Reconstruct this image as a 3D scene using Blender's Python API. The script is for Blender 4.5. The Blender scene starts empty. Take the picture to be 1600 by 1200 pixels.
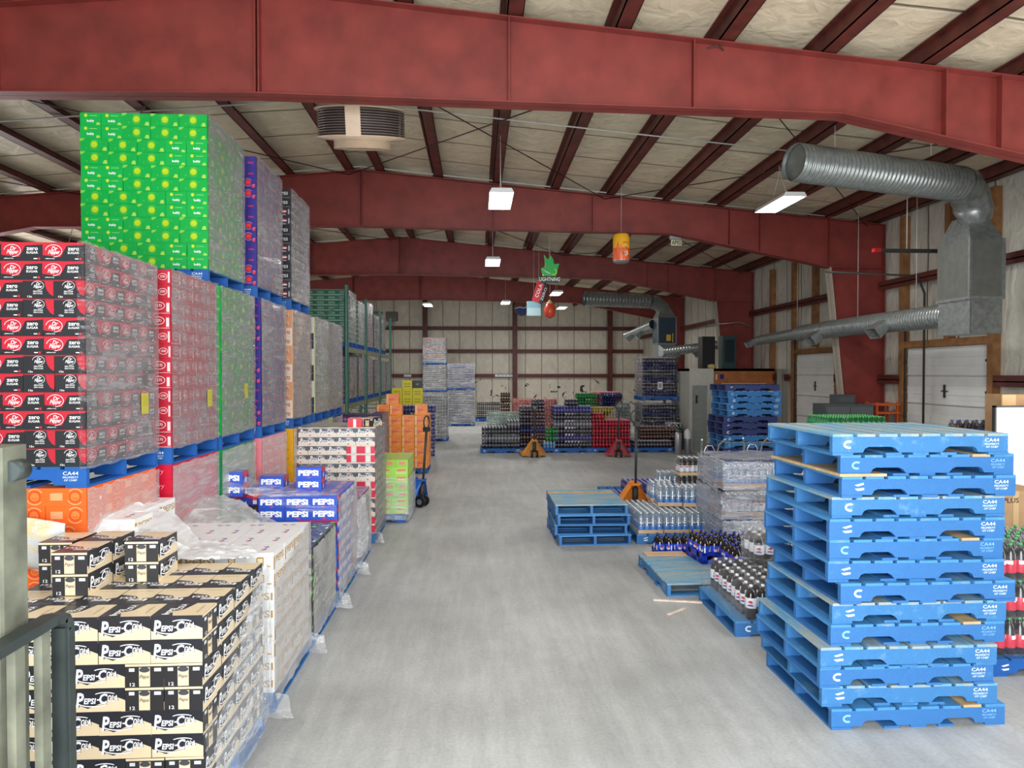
import bpy, bmesh, math, random
from mathutils import Vector, Matrix
R = math.radians
random.seed(7)
scene = bpy.context.scene
COL = scene.collection

# ------------------------------------------------------------------ camera, light, exposure
cam_d = bpy.data.cameras.new('camera'); cam = bpy.data.objects.new('camera', cam_d); COL.objects.link(cam)
cam_d.sensor_width = 36; cam_d.lens = 36 * 1067 / 1600; cam_d.clip_end = 200; cam_d.clip_start = 0.05
cam.location = (0, 0, 2.4)
cam.rotation_euler = (R(90) - math.atan(18 / 1067), 0, -math.atan(55 / 1067))
scene.camera = cam
w = bpy.data.worlds.new('world'); scene.world = w; w.use_nodes = True
w.node_tree.nodes['Background'].inputs[0].default_value = (0.80, 0.88, 1.0, 1)
w.node_tree.nodes['Background'].inputs[1].default_value = 1.0
scene.view_settings.view_transform = 'Standard'
scene.view_settings.look = 'None'
scene.view_settings.exposure = 0.08
scene.view_settings.gamma = 1
scene.view_settings.use_curve_mapping = False
scene.cycles.max_bounces = 8
scene.cycles.diffuse_bounces = 4
scene.cycles.transparent_max_bounces = 12
scene.cycles.sample_clamp_indirect = 6

def area(name, loc, sx, sy, power, rot, col=(1, 1, 1)):
    l = bpy.data.lights.new(name, 'AREA'); l.shape = 'RECTANGLE'; l.size = sx; l.size_y = sy
    l.energy = power; l.color = col
    o = bpy.data.objects.new(name, l); COL.objects.link(o); o.location = loc; o.rotation_euler = rot
    return o
# daylight through the open overhead doors of the camera-side wall, plus two unseen fill lights at the solid side walls
area('door_daylight', (0.2, -1.25, 2.55), 7.0, 4.7, 980, (R(90), 0, 0), (0.93, 0.97, 1.0))
area('right_wall_fill', (9.12, 5.2, 2.3), 3.4, 3.6, 240, (R(90), 0, R(90)), (0.93, 0.97, 1.0))
area('left_wall_fill', (-14.2, 19.0, 2.4), 8.0, 4.2, 500, (R(90), 0, R(-90)), (0.97, 0.98, 1.0))

# ------------------------------------------------------------------ materials
MATS = {}
def srgb(c):
    return tuple(((v / 255) / 12.92 if v / 255 <= 0.04045 else ((v / 255 + 0.055) / 1.055) ** 2.4) for v in c)
def node_mat(name):
    m = bpy.data.materials.new(name); m.use_nodes = True
    nt = m.node_tree; b = nt.nodes['Principled BSDF']
    return m, nt, b
def mat(name, rgb, rough=0.5, metal=0.0, var=0.0, scale=8.0, bump=0.0, coat=0.0):
    """plain procedural material: base colour with a little noise variation and bump"""
    if name in MATS: return MATS[name]
    m, nt, b = node_mat(name); c = srgb(rgb)
    b.inputs['Base Color'].default_value = (*c, 1); b.inputs['Roughness'].default_value = rough
    b.inputs['Metallic'].default_value = metal
    if coat: b.inputs['Coat Weight'].default_value = coat
    if var or bump:
        tc = nt.nodes.new('ShaderNodeTexCoord'); n = nt.nodes.new('ShaderNodeTexNoise')
        n.inputs['Scale'].default_value = scale; n.inputs['Detail'].default_value = 6
        nt.links.new(tc.outputs['Object'], n.inputs['Vector'])
        if var:
            r = nt.nodes.new('ShaderNodeValToRGB')
            r.color_ramp.elements[0].position = 0.3; r.color_ramp.elements[1].position = 0.72
            r.color_ramp.elements[0].color = (*[v * (1 - var) for v in c], 1)
            r.color_ramp.elements[1].color = (*[min(1, v * (1 + var * 0.6)) for v in c], 1)
            nt.links.new(n.outputs['Fac'], r.inputs['Fac']); nt.links.new(r.outputs['Color'], b.inputs['Base Color'])
        if bump:
            bp = nt.nodes.new('ShaderNodeBump'); bp.inputs['Strength'].default_value = bump; bp.inputs['Distance'].default_value = 0.02
            nt.links.new(n.outputs['Fac'], bp.inputs['Height']); nt.links.new(bp.outputs['Normal'], b.inputs['Normal'])
    MATS[name] = m
    return m
def ink(rgb, rough=0.38):
    return mat('ink_%02x%02x%02x' % tuple(rgb), rgb, rough, 0, coat=0.15)
def emit(name, rgb, s):
    if name in MATS: return MATS[name]
    m, nt, b = node_mat(name)
    b.inputs['Emission Color'].default_value = (*srgb(rgb), 1); b.inputs['Emission Strength'].default_value = s
    MATS[name] = m
    return m

def m_floor():
    m, nt, b = node_mat('concrete'); N = nt.nodes.new; L = nt.links.new
    tc = N('ShaderNodeTexCoord')
    n1 = N('ShaderNodeTexNoise'); n1.inputs['Scale'].default_value = 0.45; n1.inputs['Detail'].default_value = 8; n1.inputs['Roughness'].default_value = 0.62
    n2 = N('ShaderNodeTexNoise'); n2.inputs['Scale'].default_value = 40; n2.inputs['Detail'].default_value = 5
    mp = N('ShaderNodeMapping'); mp.inputs['Scale'].default_value = (3.0, 0.35, 1); mp.inputs['Rotation'].default_value = (0, 0, 0.25)
    n3 = N('ShaderNodeTexNoise'); n3.inputs['Scale'].default_value = 2.2; n3.inputs['Detail'].default_value = 9; n3.inputs['Roughness'].default_value = 0.7
    L(tc.outputs['Object'], n1.inputs['Vector']); L(tc.outputs['Object'], n2.inputs['Vector']); L(tc.outputs['Object'], mp.inputs['Vector']); L(mp.outputs['Vector'], n3.inputs['Vector'])
    r = N('ShaderNodeValToRGB'); r.color_ramp.elements[0].position = 0.32; r.color_ramp.elements[1].position = 0.7
    r.color_ramp.elements[0].color = (*srgb((172, 173, 170)), 1); r.color_ramp.elements[1].color = (*srgb((214, 216, 214)), 1)
    L(n1.outputs['Fac'], r.inputs['Fac'])
    mx = N('ShaderNodeMixRGB'); mx.blend_type = 'MULTIPLY'; mx.inputs[0].default_value = 0.35
    L(r.outputs['Color'], mx.inputs[1]); L(n2.outputs['Fac'], mx.inputs[2])
    r3 = N('ShaderNodeValToRGB'); r3.color_ramp.elements[0].position = 0.42; r3.color_ramp.elements[1].position = 0.62
    r3.color_ramp.elements[0].color = (0.72, 0.72, 0.72, 1); r3.color_ramp.elements[1].color = (1, 1, 1, 1)
    L(n3.outputs['Fac'], r3.inputs['Fac'])
    mx2 = N('ShaderNodeMixRGB'); mx2.blend_type = 'MULTIPLY'; mx2.inputs[0].default_value = 0.55
    L(mx.outputs['Color'], mx2.inputs[1]); L(r3.outputs['Color'], mx2.inputs[2])
    # dark scuffs, tyre drags
    v = N('ShaderNodeTexNoise'); v.inputs['Scale'].default_value = 1.1; v.inputs['Detail'].default_value = 3; v.inputs['Distortion'].default_value = 2.5
    L(tc.outputs['Object'], v.inputs['Vector'])
    rv = N('ShaderNodeValToRGB'); rv.color_ramp.elements[0].position = 0.485; rv.color_ramp.elements[0].color = (1, 1, 1, 1)
    e = rv.color_ramp.elements.new(0.5); e.color = (0.80, 0.80, 0.80, 1); rv.color_ramp.elements[-1].position = 0.515; rv.color_ramp.elements[-1].color = (1, 1, 1, 1)
    L(v.outputs['Fac'], rv.inputs['Fac'])
    mx3 = N('ShaderNodeMixRGB'); mx3.blend_type = 'MULTIPLY'; mx3.inputs[0].default_value = 0.35
    L(mx2.outputs['Color'], mx3.inputs[1]); L(rv.outputs['Color'], mx3.inputs[2])
    L(mx3.outputs['Color'], b.inputs['Base Color']); b.inputs['Roughness'].default_value = 0.55
    bp = N('ShaderNodeBump'); bp.inputs['Strength'].default_value = 0.12; bp.inputs['Distance'].default_value = 0.01
    L(n2.outputs['Fac'], bp.inputs['Height']); L(bp.outputs['Normal'], b.inputs['Normal'])
    return m
def m_insul(name, rgb, axis, pitch, torn=False, wr=0.5):
    """faced fibreglass blanket: seams every pitch metres across one axis, wrinkles, torn black spots low on the wall"""
    m, nt, b = node_mat(name); N = nt.nodes.new; L = nt.links.new; c = srgb(rgb)
    tc = N('ShaderNodeTexCoord'); sp = N('ShaderNodeSeparateXYZ'); L(tc.outputs['Object'], sp.inputs[0])
    d = N('ShaderNodeMath'); d.operation = 'DIVIDE'; d.inputs[1].default_value = pitch; L(sp.outputs[axis], d.inputs[0])
    wn = N('ShaderNodeTexNoise'); wn.inputs['Scale'].default_value = 0.8; L(tc.outputs['Object'], wn.inputs['Vector'])
    wm = N('ShaderNodeMath'); wm.operation = 'MULTIPLY_ADD'; wm.inputs[1].default_value = 0.10; L(wn.outputs['Fac'], wm.inputs[0]); L(d.outputs[0], wm.inputs[2])
    f = N('ShaderNodeMath'); f.operation = 'PINGPONG'; f.inputs[1].default_value = 0.5; L(wm.outputs[0], f.inputs[0])
    lt = N('ShaderNodeMapRange'); lt.inputs[1].default_value = 0.008; lt.inputs[2].default_value = 0.03; L(f.outputs[0], lt.inputs[0])
    n = N('ShaderNodeTexNoise'); n.inputs['Scale'].default_value = 3.5; n.inputs['Detail'].default_value = 7; n.inputs['Distortion'].default_value = 0.8
    mp = N('ShaderNodeMapping'); mp.inputs['Scale'].default_value = (1, 1, 0.6)
    L(tc.outputs['Object'], mp.inputs['Vector']); L(mp.outputs['Vector'], n.inputs['Vector'])
    r = N('ShaderNodeValToRGB'); r.color_ramp.elements[0].position = 0.3; r.color_ramp.elements[1].position = 0.7
    r.color_ramp.elements[0].color = (*[v * 0.82 for v in c], 1); r.color_ramp.elements[1].color = (*c, 1)
    L(n.outputs['Fac'], r.inputs['Fac'])
    mx = N('ShaderNodeMixRGB'); mx.blend_type = 'MIX'; mx.inputs[1].default_value = (*[v * 0.35 for v in c], 1)
    L(lt.outputs[0], mx.inputs[0]); L(r.outputs['Color'], mx.inputs[2])
    last = mx
    if torn:
        t = N('ShaderNodeTexNoise'); t.inputs['Scale'].default_value = 2.6; t.inputs['Detail'].default_value = 4; t.inputs['Distortion'].default_value = 1.2
        L(tc.outputs['Object'], t.inputs['Vector'])
        g = N('ShaderNodeMath'); g.operation = 'GREATER_THAN'; g.inputs[1].default_value = 0.655; L(t.outputs['Fac'], g.inputs[0])
        z1 = N('ShaderNodeMath'); z1.operation = 'LESS_THAN'; z1.inputs[1].default_value = 2.05; L(sp.outputs[2], z1.inputs[0])
        mu = N('ShaderNodeMath'); mu.operation = 'MULTIPLY'; L(g.outputs[0], mu.inputs[0]); L(z1.outputs[0], mu.inputs[1])
        m2 = N('ShaderNodeMixRGB'); m2.inputs[2].default_value = (0.012, 0.012, 0.012, 1); L(mu.outputs[0], m2.inputs[0]); L(last.outputs[0], m2.inputs[1]); last = m2
    L(last.outputs[0], b.inputs['Base Color']); b.inputs['Roughness'].default_value = 0.42
    ad = N('ShaderNodeMath'); ad.operation = 'ADD'; L(n.outputs['Fac'], ad.inputs[0]); L(lt.outputs[0], ad.inputs[1])
    bp = N('ShaderNodeBump'); bp.inputs['Strength'].default_value = wr; bp.inputs['Distance'].default_value = 0.06
    L(ad.outputs[0], bp.inputs['Height']); L(bp.outputs['Normal'], b.inputs['Normal'])
    return m
def m_paint_wood(name, rgb, worn, amount, rough=0.6):
    """painted pallet timber: worn patches with wood grain, varied from pallet to pallet"""
    m, nt, b = node_mat(name); N = nt.nodes.new; L = nt.links.new
    tc = N('ShaderNodeTexCoord'); oi = N('ShaderNodeObjectInfo'); ad = N('ShaderNodeVectorMath'); ad.operation = 'ADD'
    sc = N('ShaderNodeMath'); sc.operation = 'MULTIPLY'; sc.inputs[1].default_value = 40; L(oi.outputs['Random'], sc.inputs[0])
    L(tc.outputs['Object'], ad.inputs[0]); L(sc.outputs[0], ad.inputs[1])
    mp = N('ShaderNodeMapping'); mp.inputs['Scale'].default_value = (5, 1.4, 5); L(ad.outputs[0], mp.inputs['Vector'])
    n = N('ShaderNodeTexNoise'); n.inputs['Scale'].default_value = 2.0; n.inputs['Detail'].default_value = 8; n.inputs['Roughness'].default_value = 0.65
    L(mp.outputs['Vector'], n.inputs['Vector'])
    r = N('ShaderNodeValToRGB'); cr = r.color_ramp; c = srgb(rgb); wv = srgb(worn)
    cr.elements[0].position = 0.0; cr.elements[0].color = (*[v * 0.86 for v in c], 1)
    cr.elements[1].position = 1.0; cr.elements[1].color = (*wv, 1)
    e = cr.elements.new(1 - amount - 0.1); e.color = (*c, 1)
    e = cr.elements.new(min(0.97, 1 - amount + 0.05)); e.color = (*[0.5 * a + 0.5 * q for a, q in zip(c, wv)], 1)
    L(n.outputs['Fac'], r.inputs['Fac'])
    g = N('ShaderNodeTexNoise'); g.inputs['Scale'].default_value = 9; g.inputs['Detail'].default_value = 6
    mg = N('ShaderNodeMapping'); mg.inputs['Scale'].default_value = (14, 1.0, 14); L(ad.outputs[0], mg.inputs['Vector']); L(mg.outputs['Vector'], g.inputs['Vector'])
    mx = N('ShaderNodeMixRGB'); mx.blend_type = 'MULTIPLY'; mx.inputs[0].default_value = 0.35
    rg = N('ShaderNodeMapRange'); rg.inputs[1].default_value = 0.3; rg.inputs[2].default_value = 0.6; rg.inputs[3].default_value = 0.55; rg.inputs[4].default_value = 1.0
    L(g.outputs['Fac'], rg.inputs[0]); L(r.outputs['Color'], mx.inputs[1]); L(rg.outputs[0], mx.inputs[2])
    L(mx.outputs[0], b.inputs['Base Color']); b.inputs['Roughness'].default_value = rough
    bp = N('ShaderNodeBump'); bp.inputs['Strength'].default_value = 0.35; bp.inputs['Distance'].default_value = 0.004
    L(g.outputs['Fac'], bp.inputs['Height']); L(bp.outputs['Normal'], b.inputs['Normal'])
    return m
def m_film(name, lo, hi, streak, tint=(225, 228, 232)):
    """stretch film: clear face on, milky at a slant, with drawn streaks"""
    m = bpy.data.materials.new(name); m.use_nodes = True; nt = m.node_tree; nt.nodes.clear(); N = nt.nodes.new; L = nt.links.new
    out = N('ShaderNodeOutputMaterial'); tr = N('ShaderNodeBsdfTransparent'); df = N('ShaderNodeBsdfDiffuse'); gl = N('ShaderNodeBsdfAnisotropic')
    df.inputs['Color'].default_value = (*srgb(tint), 1); gl.inputs['Roughness'].default_value = 0.16
    tc = N('ShaderNodeTexCoord'); mp = N('ShaderNodeMapping'); mp.inputs['Rotation'].default_value = (R(14), R(10), 0); mp.inputs['Scale'].default_value = (1.0, 1.0, 7.0)
    L(tc.outputs['Object'], mp.inputs['Vector'])
    n = N('ShaderNodeTexNoise'); n.inputs['Scale'].default_value = 2.6; n.inputs['Detail'].default_value = 8; n.inputs['Roughness'].default_value = 0.66; n.inputs['Distortion'].default_value = 0.7
    L(mp.outputs['Vector'], n.inputs['Vector'])
    n2 = N('ShaderNodeTexNoise'); n2.inputs['Scale'].default_value = 2.2; n2.inputs['Detail'].default_value = 3; L(tc.outputs['Object'], n2.inputs['Vector'])
    lw = N('ShaderNodeLayerWeight'); lw.inputs['Blend'].default_value = 0.5
    mr = N('ShaderNodeMapRange'); mr.inputs[1].default_value = 0.12; mr.inputs[2].default_value = 0.75; mr.inputs[3].default_value = lo; mr.inputs[4].default_value = hi
    L(lw.outputs['Facing'], mr.inputs[0])
    ms = N('ShaderNodeMapRange'); ms.inputs[1].default_value = 0.5; ms.inputs[2].default_value = 0.72; ms.inputs[3].default_value = 0; ms.inputs[4].default_value = streak
    L(n.outputs['Fac'], ms.inputs[0])
    m2 = N('ShaderNodeMapRange'); m2.inputs[1].default_value = 0.35; m2.inputs[2].default_value = 0.7; m2.inputs[3].default_value = 0.7; m2.inputs[4].default_value = 1.25
    L(n2.outputs['Fac'], m2.inputs[0])
    mu = N('ShaderNodeMath'); mu.operation = 'MULTIPLY'; L(mr.outputs[0], mu.inputs[0]); L(m2.outputs[0], mu.inputs[1])
    a = N('ShaderNodeMath'); a.operation = 'ADD'; a.use_clamp = True; L(mu.outputs[0], a.inputs[0]); L(ms.outputs[0], a.inputs[1])
    bp = N('ShaderNodeBump'); bp.inputs['Strength'].default_value = 0.8; bp.inputs['Distance'].default_value = 0.03
    L(n.outputs['Fac'], bp.inputs['Height']); L(bp.outputs['Normal'], gl.inputs['Normal'])
    mg = N('ShaderNodeMixShader'); mg.inputs[0].default_value = 0.38; L(df.outputs[0], mg.inputs[1]); L(gl.outputs[0], mg.inputs[2])
    mx = N('ShaderNodeMixShader'); L(a.outputs[0], mx.inputs[0]); L(tr.outputs[0], mx.inputs[1]); L(mg.outputs[0], mx.inputs[2]); L(mx.outputs[0], out.inputs['Surface'])
    return m
def m_clear(name, rgb, op):
    """clear plastic bottle wall: partly see-through with a gloss"""
    m = bpy.data.materials.new(name); m.use_nodes = True; nt = m.node_tree; nt.nodes.clear(); N = nt.nodes.new; L = nt.links.new
    out = N('ShaderNodeOutputMaterial'); tr = N('ShaderNodeBsdfTransparent'); df = N('ShaderNodeBsdfDiffuse'); gl = N('ShaderNodeBsdfAnisotropic')
    tr.inputs['Color'].default_value = (0.82, 0.9, 0.97, 1); df.inputs['Color'].default_value = (*srgb(rgb), 1); gl.inputs['Roughness'].default_value = 0.08
    mg = N('ShaderNodeMixShader'); mg.inputs[0].default_value = 0.45; L(df.outputs[0], mg.inputs[1]); L(gl.outputs[0], mg.inputs[2])
    lw = N('ShaderNodeLayerWeight'); lw.inputs['Blend'].default_value = 0.4
    mr = N('ShaderNodeMapRange'); mr.inputs[3].default_value = op; mr.inputs[4].default_value = 0.95; L(lw.outputs['Facing'], mr.inputs[0])
    mx = N('ShaderNodeMixShader'); L(mr.outputs[0], mx.inputs[0]); L(tr.outputs[0], mx.inputs[1]); L(mg.outputs[0], mx.inputs[2]); L(mx.outputs[0], out.inputs['Surface'])
    return m

M_FLOOR = m_floor()
M_CEIL = m_insul('roof_blanket', (234, 220, 190), 1, 1.22, wr=0.6)
M_WALLB = m_insul('wall_blanket', (226, 218, 200), 0, 0.915, torn=True)
M_WALLR = m_insul('wall_blanket_side', (212, 208, 194), 1, 0.915, wr=0.9)
M_STEEL = mat('red_oxide_steel', (136, 56, 50), 0.5, 0, 0.25, 3.0)
M_PURL = mat('purlin_steel', (96, 44, 36), 0.5, 0, 0.45, 5.0)
M_GALV = mat('galvanised_steel', (158, 164, 162), 0.34, 0.6, 0.25, 14.0, 0.1)
M_GALVD = mat('galvanised_cabinet', (122, 124, 118), 0.5, 0.4, 0.15, 8.0)
M_TIMB = mat('timber_post', (150, 104, 62), 0.65, 0, 0.35, 6.0, 0.2)
M_WHITE = mat('white_steel', (225, 226, 224), 0.35)
M_BEIGE = mat('beige_paint', (205, 178, 150), 0.4, 0, 0.1)
M_BLACK = mat('black_plastic', (22, 22, 24), 0.45)
M_DARK = mat('dark_steel', (58, 60, 58), 0.5, 0.3, 0.2)
M_TUBE = emit('lamp_tube', (245, 248, 255), 12.0)
M_FILM = m_film('stretch_film', 0.03, 0.74, 0.55, (150, 147, 150))
M_FILML = m_film('stretch_film_pale', 0.05, 0.6, 0.45, (214, 210, 208))
M_FILMW = m_film('stretch_film_bunched', 0.24, 0.62, 0.62, (235, 238, 242))
M_FILMC = m_film('shrink_film_clear', 0.02, 0.16, 0.1)
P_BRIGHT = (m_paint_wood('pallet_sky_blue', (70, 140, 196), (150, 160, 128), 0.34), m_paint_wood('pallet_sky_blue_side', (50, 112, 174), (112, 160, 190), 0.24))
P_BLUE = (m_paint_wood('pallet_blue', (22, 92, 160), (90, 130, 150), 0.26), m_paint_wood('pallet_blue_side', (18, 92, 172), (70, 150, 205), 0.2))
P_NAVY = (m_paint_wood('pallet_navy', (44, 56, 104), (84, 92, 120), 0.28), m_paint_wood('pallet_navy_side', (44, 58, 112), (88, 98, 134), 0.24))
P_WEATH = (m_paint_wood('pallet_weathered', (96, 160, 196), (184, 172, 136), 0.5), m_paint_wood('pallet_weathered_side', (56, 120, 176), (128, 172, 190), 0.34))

# ------------------------------------------------------------------ mesh helpers
class MB:
    def __init__(s): s.v = []; s.f = []; s.m = []; s.mats = []; s.sm = []
    def mi(s, m):
        if m not in s.mats: s.mats.append(m)
        return s.mats.index(m)
    def add(s, vs, fs, m, smooth=False):
        k = len(s.v); i = s.mi(m); s.v += [tuple(v) for v in vs]
        for f in fs: s.f.append(tuple(k + a for a in f)); s.m.append(i); s.sm.append(smooth)
    def box(s, x0, y0, z0, x1, y1, z1, m):
        s.add([(x0, y0, z0), (x1, y0, z0), (x1, y1, z0), (x0, y1, z0), (x0, y0, z1), (x1, y0, z1), (x1, y1, z1), (x0, y1, z1)],
              [(0, 3, 2, 1), (4, 5, 6, 7), (0, 1, 5, 4), (1, 2, 6, 5), (2, 3, 7, 6), (3, 0, 4, 7)], m)
    def bevbox(s, x0, y0, z0, x1, y1, z1, m, b=0.01):
        """box with chamfered vertical edges"""
        p = [(x0 + b, y0), (x1 - b, y0), (x1, y0 + b), (x1, y1 - b), (x1 - b, y1), (x0 + b, y1), (x0, y1 - b), (x0, y0 + b)]
        s.prism(p, z0, z1, m)
    def prism(s, pts, z0, z1, m, fr=None):
        """extrude a polygon; fr maps (u, v, w) to a point"""
        fr = fr or (lambda u, v, w_: (u, v, w_)); n = len(pts)
        vs = [fr(p[0], p[1], z0) for p in pts] + [fr(p[0], p[1], z1) for p in pts]
        s.add(vs, [tuple(range(n - 1, -1, -1)), tuple(range(n, 2 * n))] + [(i, (i + 1) % n, n + (i + 1) % n, n + i) for i in range(n)], m)
    def lathe(s, prof, m, seg=12, c=(0, 0, 0), mats=None, cap=True):
        """prof [(r, z)...]; mats optionally one material per band"""
        base = len(s.v); n = len(prof)
        for r, z in prof:
            for k in range(seg):
                a = 2 * math.pi * k / seg; s.v.append((c[0] + r * math.cos(a), c[1] + r * math.sin(a), c[2] + z))
        for j in range(n - 1):
            mm = s.mi(mats[j] if mats else m)
            for k in range(seg):
                k2 = (k + 1) % seg
                s.f.append((base + j * seg + k, base + j * seg + k2, base + (j + 1) * seg + k2, base + (j + 1) * seg + k)); s.m.append(mm); s.sm.append(True)
        if cap:
            s.f.append(tuple(base + k for k in range(seg - 1, -1, -1))); s.m.append(s.mi(mats[0] if mats else m)); s.sm.append(False)
            s.f.append(tuple(base + (n - 1) * seg + k for k in range(seg))); s.m.append(s.mi(mats[-1] if mats else m)); s.sm.append(False)
    def tube(s, pts, r, m, seg=8, cap=True):
        """sweep a circle along points; r a number or a list"""
        P = [Vector(p) for p in pts]; n = len(P); rs = r if isinstance(r, (list, tuple)) else [r] * n
        t0 = (P[1] - P[0]).normalized(); up = Vector((0, 0, 1)) if abs(t0.z) < 0.9 else Vector((1, 0, 0)); a = t0.cross(up).normalized()
        base = len(s.v)
        for i in range(n):
            t = ((P[i] - P[i - 1]).normalized() if i else Vector()) + ((P[i + 1] - P[i]).normalized() if i < n - 1 else Vector())
            if t.length < 1e-6: t = t0
            t.normalize(); a = (a - t * a.dot(t)).normalized(); bb = t.cross(a)
            for k in range(seg):
                q = 2 * math.pi * k / seg; s.v.append(tuple(P[i] + (a * math.cos(q) + bb * math.sin(q)) * rs[i]))
        mi = s.mi(m)
        for i in range(n - 1):
            for k in range(seg):
                k2 = (k + 1) % seg; s.f.append((base + i * seg + k, base + i * seg + k2, base + (i + 1) * seg + k2, base + (i + 1) * seg + k)); s.m.append(mi); s.sm.append(True)
        if cap:
            s.f.append(tuple(base + k for k in range(seg - 1, -1, -1))); s.m.append(mi); s.sm.append(False)
            s.f.append(tuple(base + (n - 1) * seg + k for k in range(seg))); s.m.append(mi); s.sm.append(False)
    def bar(s, p, q, wd, ht, m):
        """rectangular bar from p to q"""
        p = Vector(p); q = Vector(q); t = (q - p).normalized(); up = Vector((0, 0, 1)) if abs(t.z) < 0.95 else Vector((0, 1, 0))
        a = t.cross(up).normalized() * wd / 2; b = a.cross(t).normalized() * ht / 2
        vs = [e + i * a + j * b for e in (p, q) for i, j in ((-1, -1), (1, -1), (1, 1), (-1, 1))]
        s.add(vs, [(3, 2, 1, 0), (4, 5, 6, 7), (0, 1, 5, 4), (1, 2, 6, 5), (2, 3, 7, 6), (3, 0, 4, 7)], m)
    def data(s, name):
        me = bpy.data.meshes.new(name); me.from_pydata(s.v, [], s.f)
        for m in s.mats: me.materials.append(m)
        me.polygons.foreach_set('material_index', s.m); me.polygons.foreach_set('use_smooth', s.sm); me.update()
        return me
    def build(s, name, parent=None, **k): return put(name, s.data(name), parent=parent, **k)

def put(name, me, loc=(0, 0, 0), rz=0, parent=None, label=None, cat=None, group=None, kind=None, rot=None):
    o = bpy.data.objects.new(name, me); COL.objects.link(o)
    o.location = loc; o.rotation_euler = rot if rot else (0, 0, rz)
    if parent is not None: o.parent = parent
    if label: o['label'] = label
    if cat: o['category'] = cat
    if group: o['group'] = group
    if kind: o['kind'] = kind
    return o
def thing(name, label, cat, loc=(0, 0, 0), rz=0, group=None, rot=None):
    return put(name, None, loc, rz, None, label, cat, group, None, rot)
def struct(name, mb, label=None):
    o = mb.build(name); o['kind'] = 'structure'
    if label: o['label'] = label
    return o
_T = {}
def text_geo(s, shear=0.0, bold=0.0, space=1.0):
    """lettering outline as (verts, faces, width), one unit high capitals, centred"""
    k = (s, shear, bold, space)
    if k in _T: return _T[k]
    c = bpy.data.curves.new('t', 'FONT'); c.body = s; c.size = 1.4; c.shear = shear; c.offset = bold; c.resolution_u = 2
    c.align_x = 'CENTER'; c.align_y = 'CENTER'; c.space_character = space
    o = bpy.data.objects.new('t', c); COL.objects.link(o)
    dg = bpy.context.evaluated_depsgraph_get(); dg.update(); me = o.evaluated_get(dg).to_mesh()
    vs = [(v.co.x, v.co.y) for v in me.vertices]; fs = [tuple(p.vertices) for p in me.polygons]
    o.evaluated_get(dg).to_mesh_clear(); bpy.data.objects.remove(o); bpy.data.curves.remove(c)
    xs = [v[0] for v in vs] or [0]; ys = [v[1] for v in vs] or [0]; cx = (min(xs) + max(xs)) / 2; cy = (min(ys) + max(ys)) / 2
    vs = [(x - cx, y - cy) for x, y in vs]; W_ = max(xs) - min(xs)
    _T[k] = (vs, fs, W_, max(ys) - min(ys)); return _T[k]
def frame(o, u, v, n):
    o = Vector(o); u = Vector(u); v = Vector(v); n = Vector(n)
    return lambda a, b, c=0.0: tuple(o + u * a + v * b + n * c)
def decals(mb, fr, items, k0=1, eps=0.0005):
    for j, it in enumerate(items):
        h = eps * (k0 + j)
        t = it[0]
        if t == 't':   # text: string, u, v, width, height, colour, shear, bold, angle
            _, st, u, v, wd, ht, col = it[:7]; sh = it[7] if len(it) > 7 else 0; bo = (it[8] if len(it) > 8 else 0.03) * 0.45; an = it[9] if len(it) > 9 else 0
            vs, fs, W_, H_ = text_geo(st, sh, bo); ca, sa = math.cos(an), math.sin(an); a = wd / W_; b = ht / H_
            mb.add([fr(u + (x * a * ca - y * b * sa), v + (x * a * sa + y * b * ca), h) for x, y in vs], fs, ink(col))
        elif t == 'd':  # disc: u, v, ru, rv, colour
            _, u, v, ru, rv, col = it; n = 20
            mb.add([fr(u + ru * math.cos(2 * math.pi * k / n), v + rv * math.sin(2 * math.pi * k / n), h) for k in range(n)], [tuple(range(n))], ink(col))
        elif t == 'o':  # ring: u, v, ru, rv, width, colour, a0, a1
            _, u, v, ru, rv, wd, col = it[:7]; a0, a1 = (it[7], it[8]) if len(it) > 7 else (0, 2 * math.pi); n = 24
            vs = []
            for k in range(n + 1):
                a = a0 + (a1 - a0) * k / n; vs += [fr(u + ru * math.cos(a), v + rv * math.sin(a), h), fr(u + (ru - wd) * math.cos(a), v + (rv - wd) * math.sin(a), h)]
            mb.add(vs, [(2 * k, 2 * k + 2, 2 * k + 3, 2 * k + 1) for k in range(n)], ink(col))
        elif t == 'r':
            _, a, b, c, d, col = it
            mb.add([fr(a, b, h), fr(c, b, h), fr(c, d, h), fr(a, d, h)], [(0, 1, 2, 3)], ink(col))
        elif t == 'p':
            _, pts, col = it
            mb.add([fr(p[0], p[1], h) for p in pts], [tuple(range(len(pts)))], ink(col))
def ordn(n):
    n = int(n)
    return {1: 'first', 2: 'second', 3: 'third', 4: 'fourth', 5: 'fifth', 6: 'sixth', 7: 'seventh', 8: 'eighth', 9: 'ninth', 10: 'tenth', 11: 'eleventh', 12: 'twelfth',
            13: 'thirteenth', 14: 'fourteenth', 15: 'fifteenth', 16: 'sixteenth', 17: 'seventeenth', 18: 'eighteenth', 19: 'nineteenth', 20: 'twentieth'}.get(n, '%dth' % n)

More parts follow.
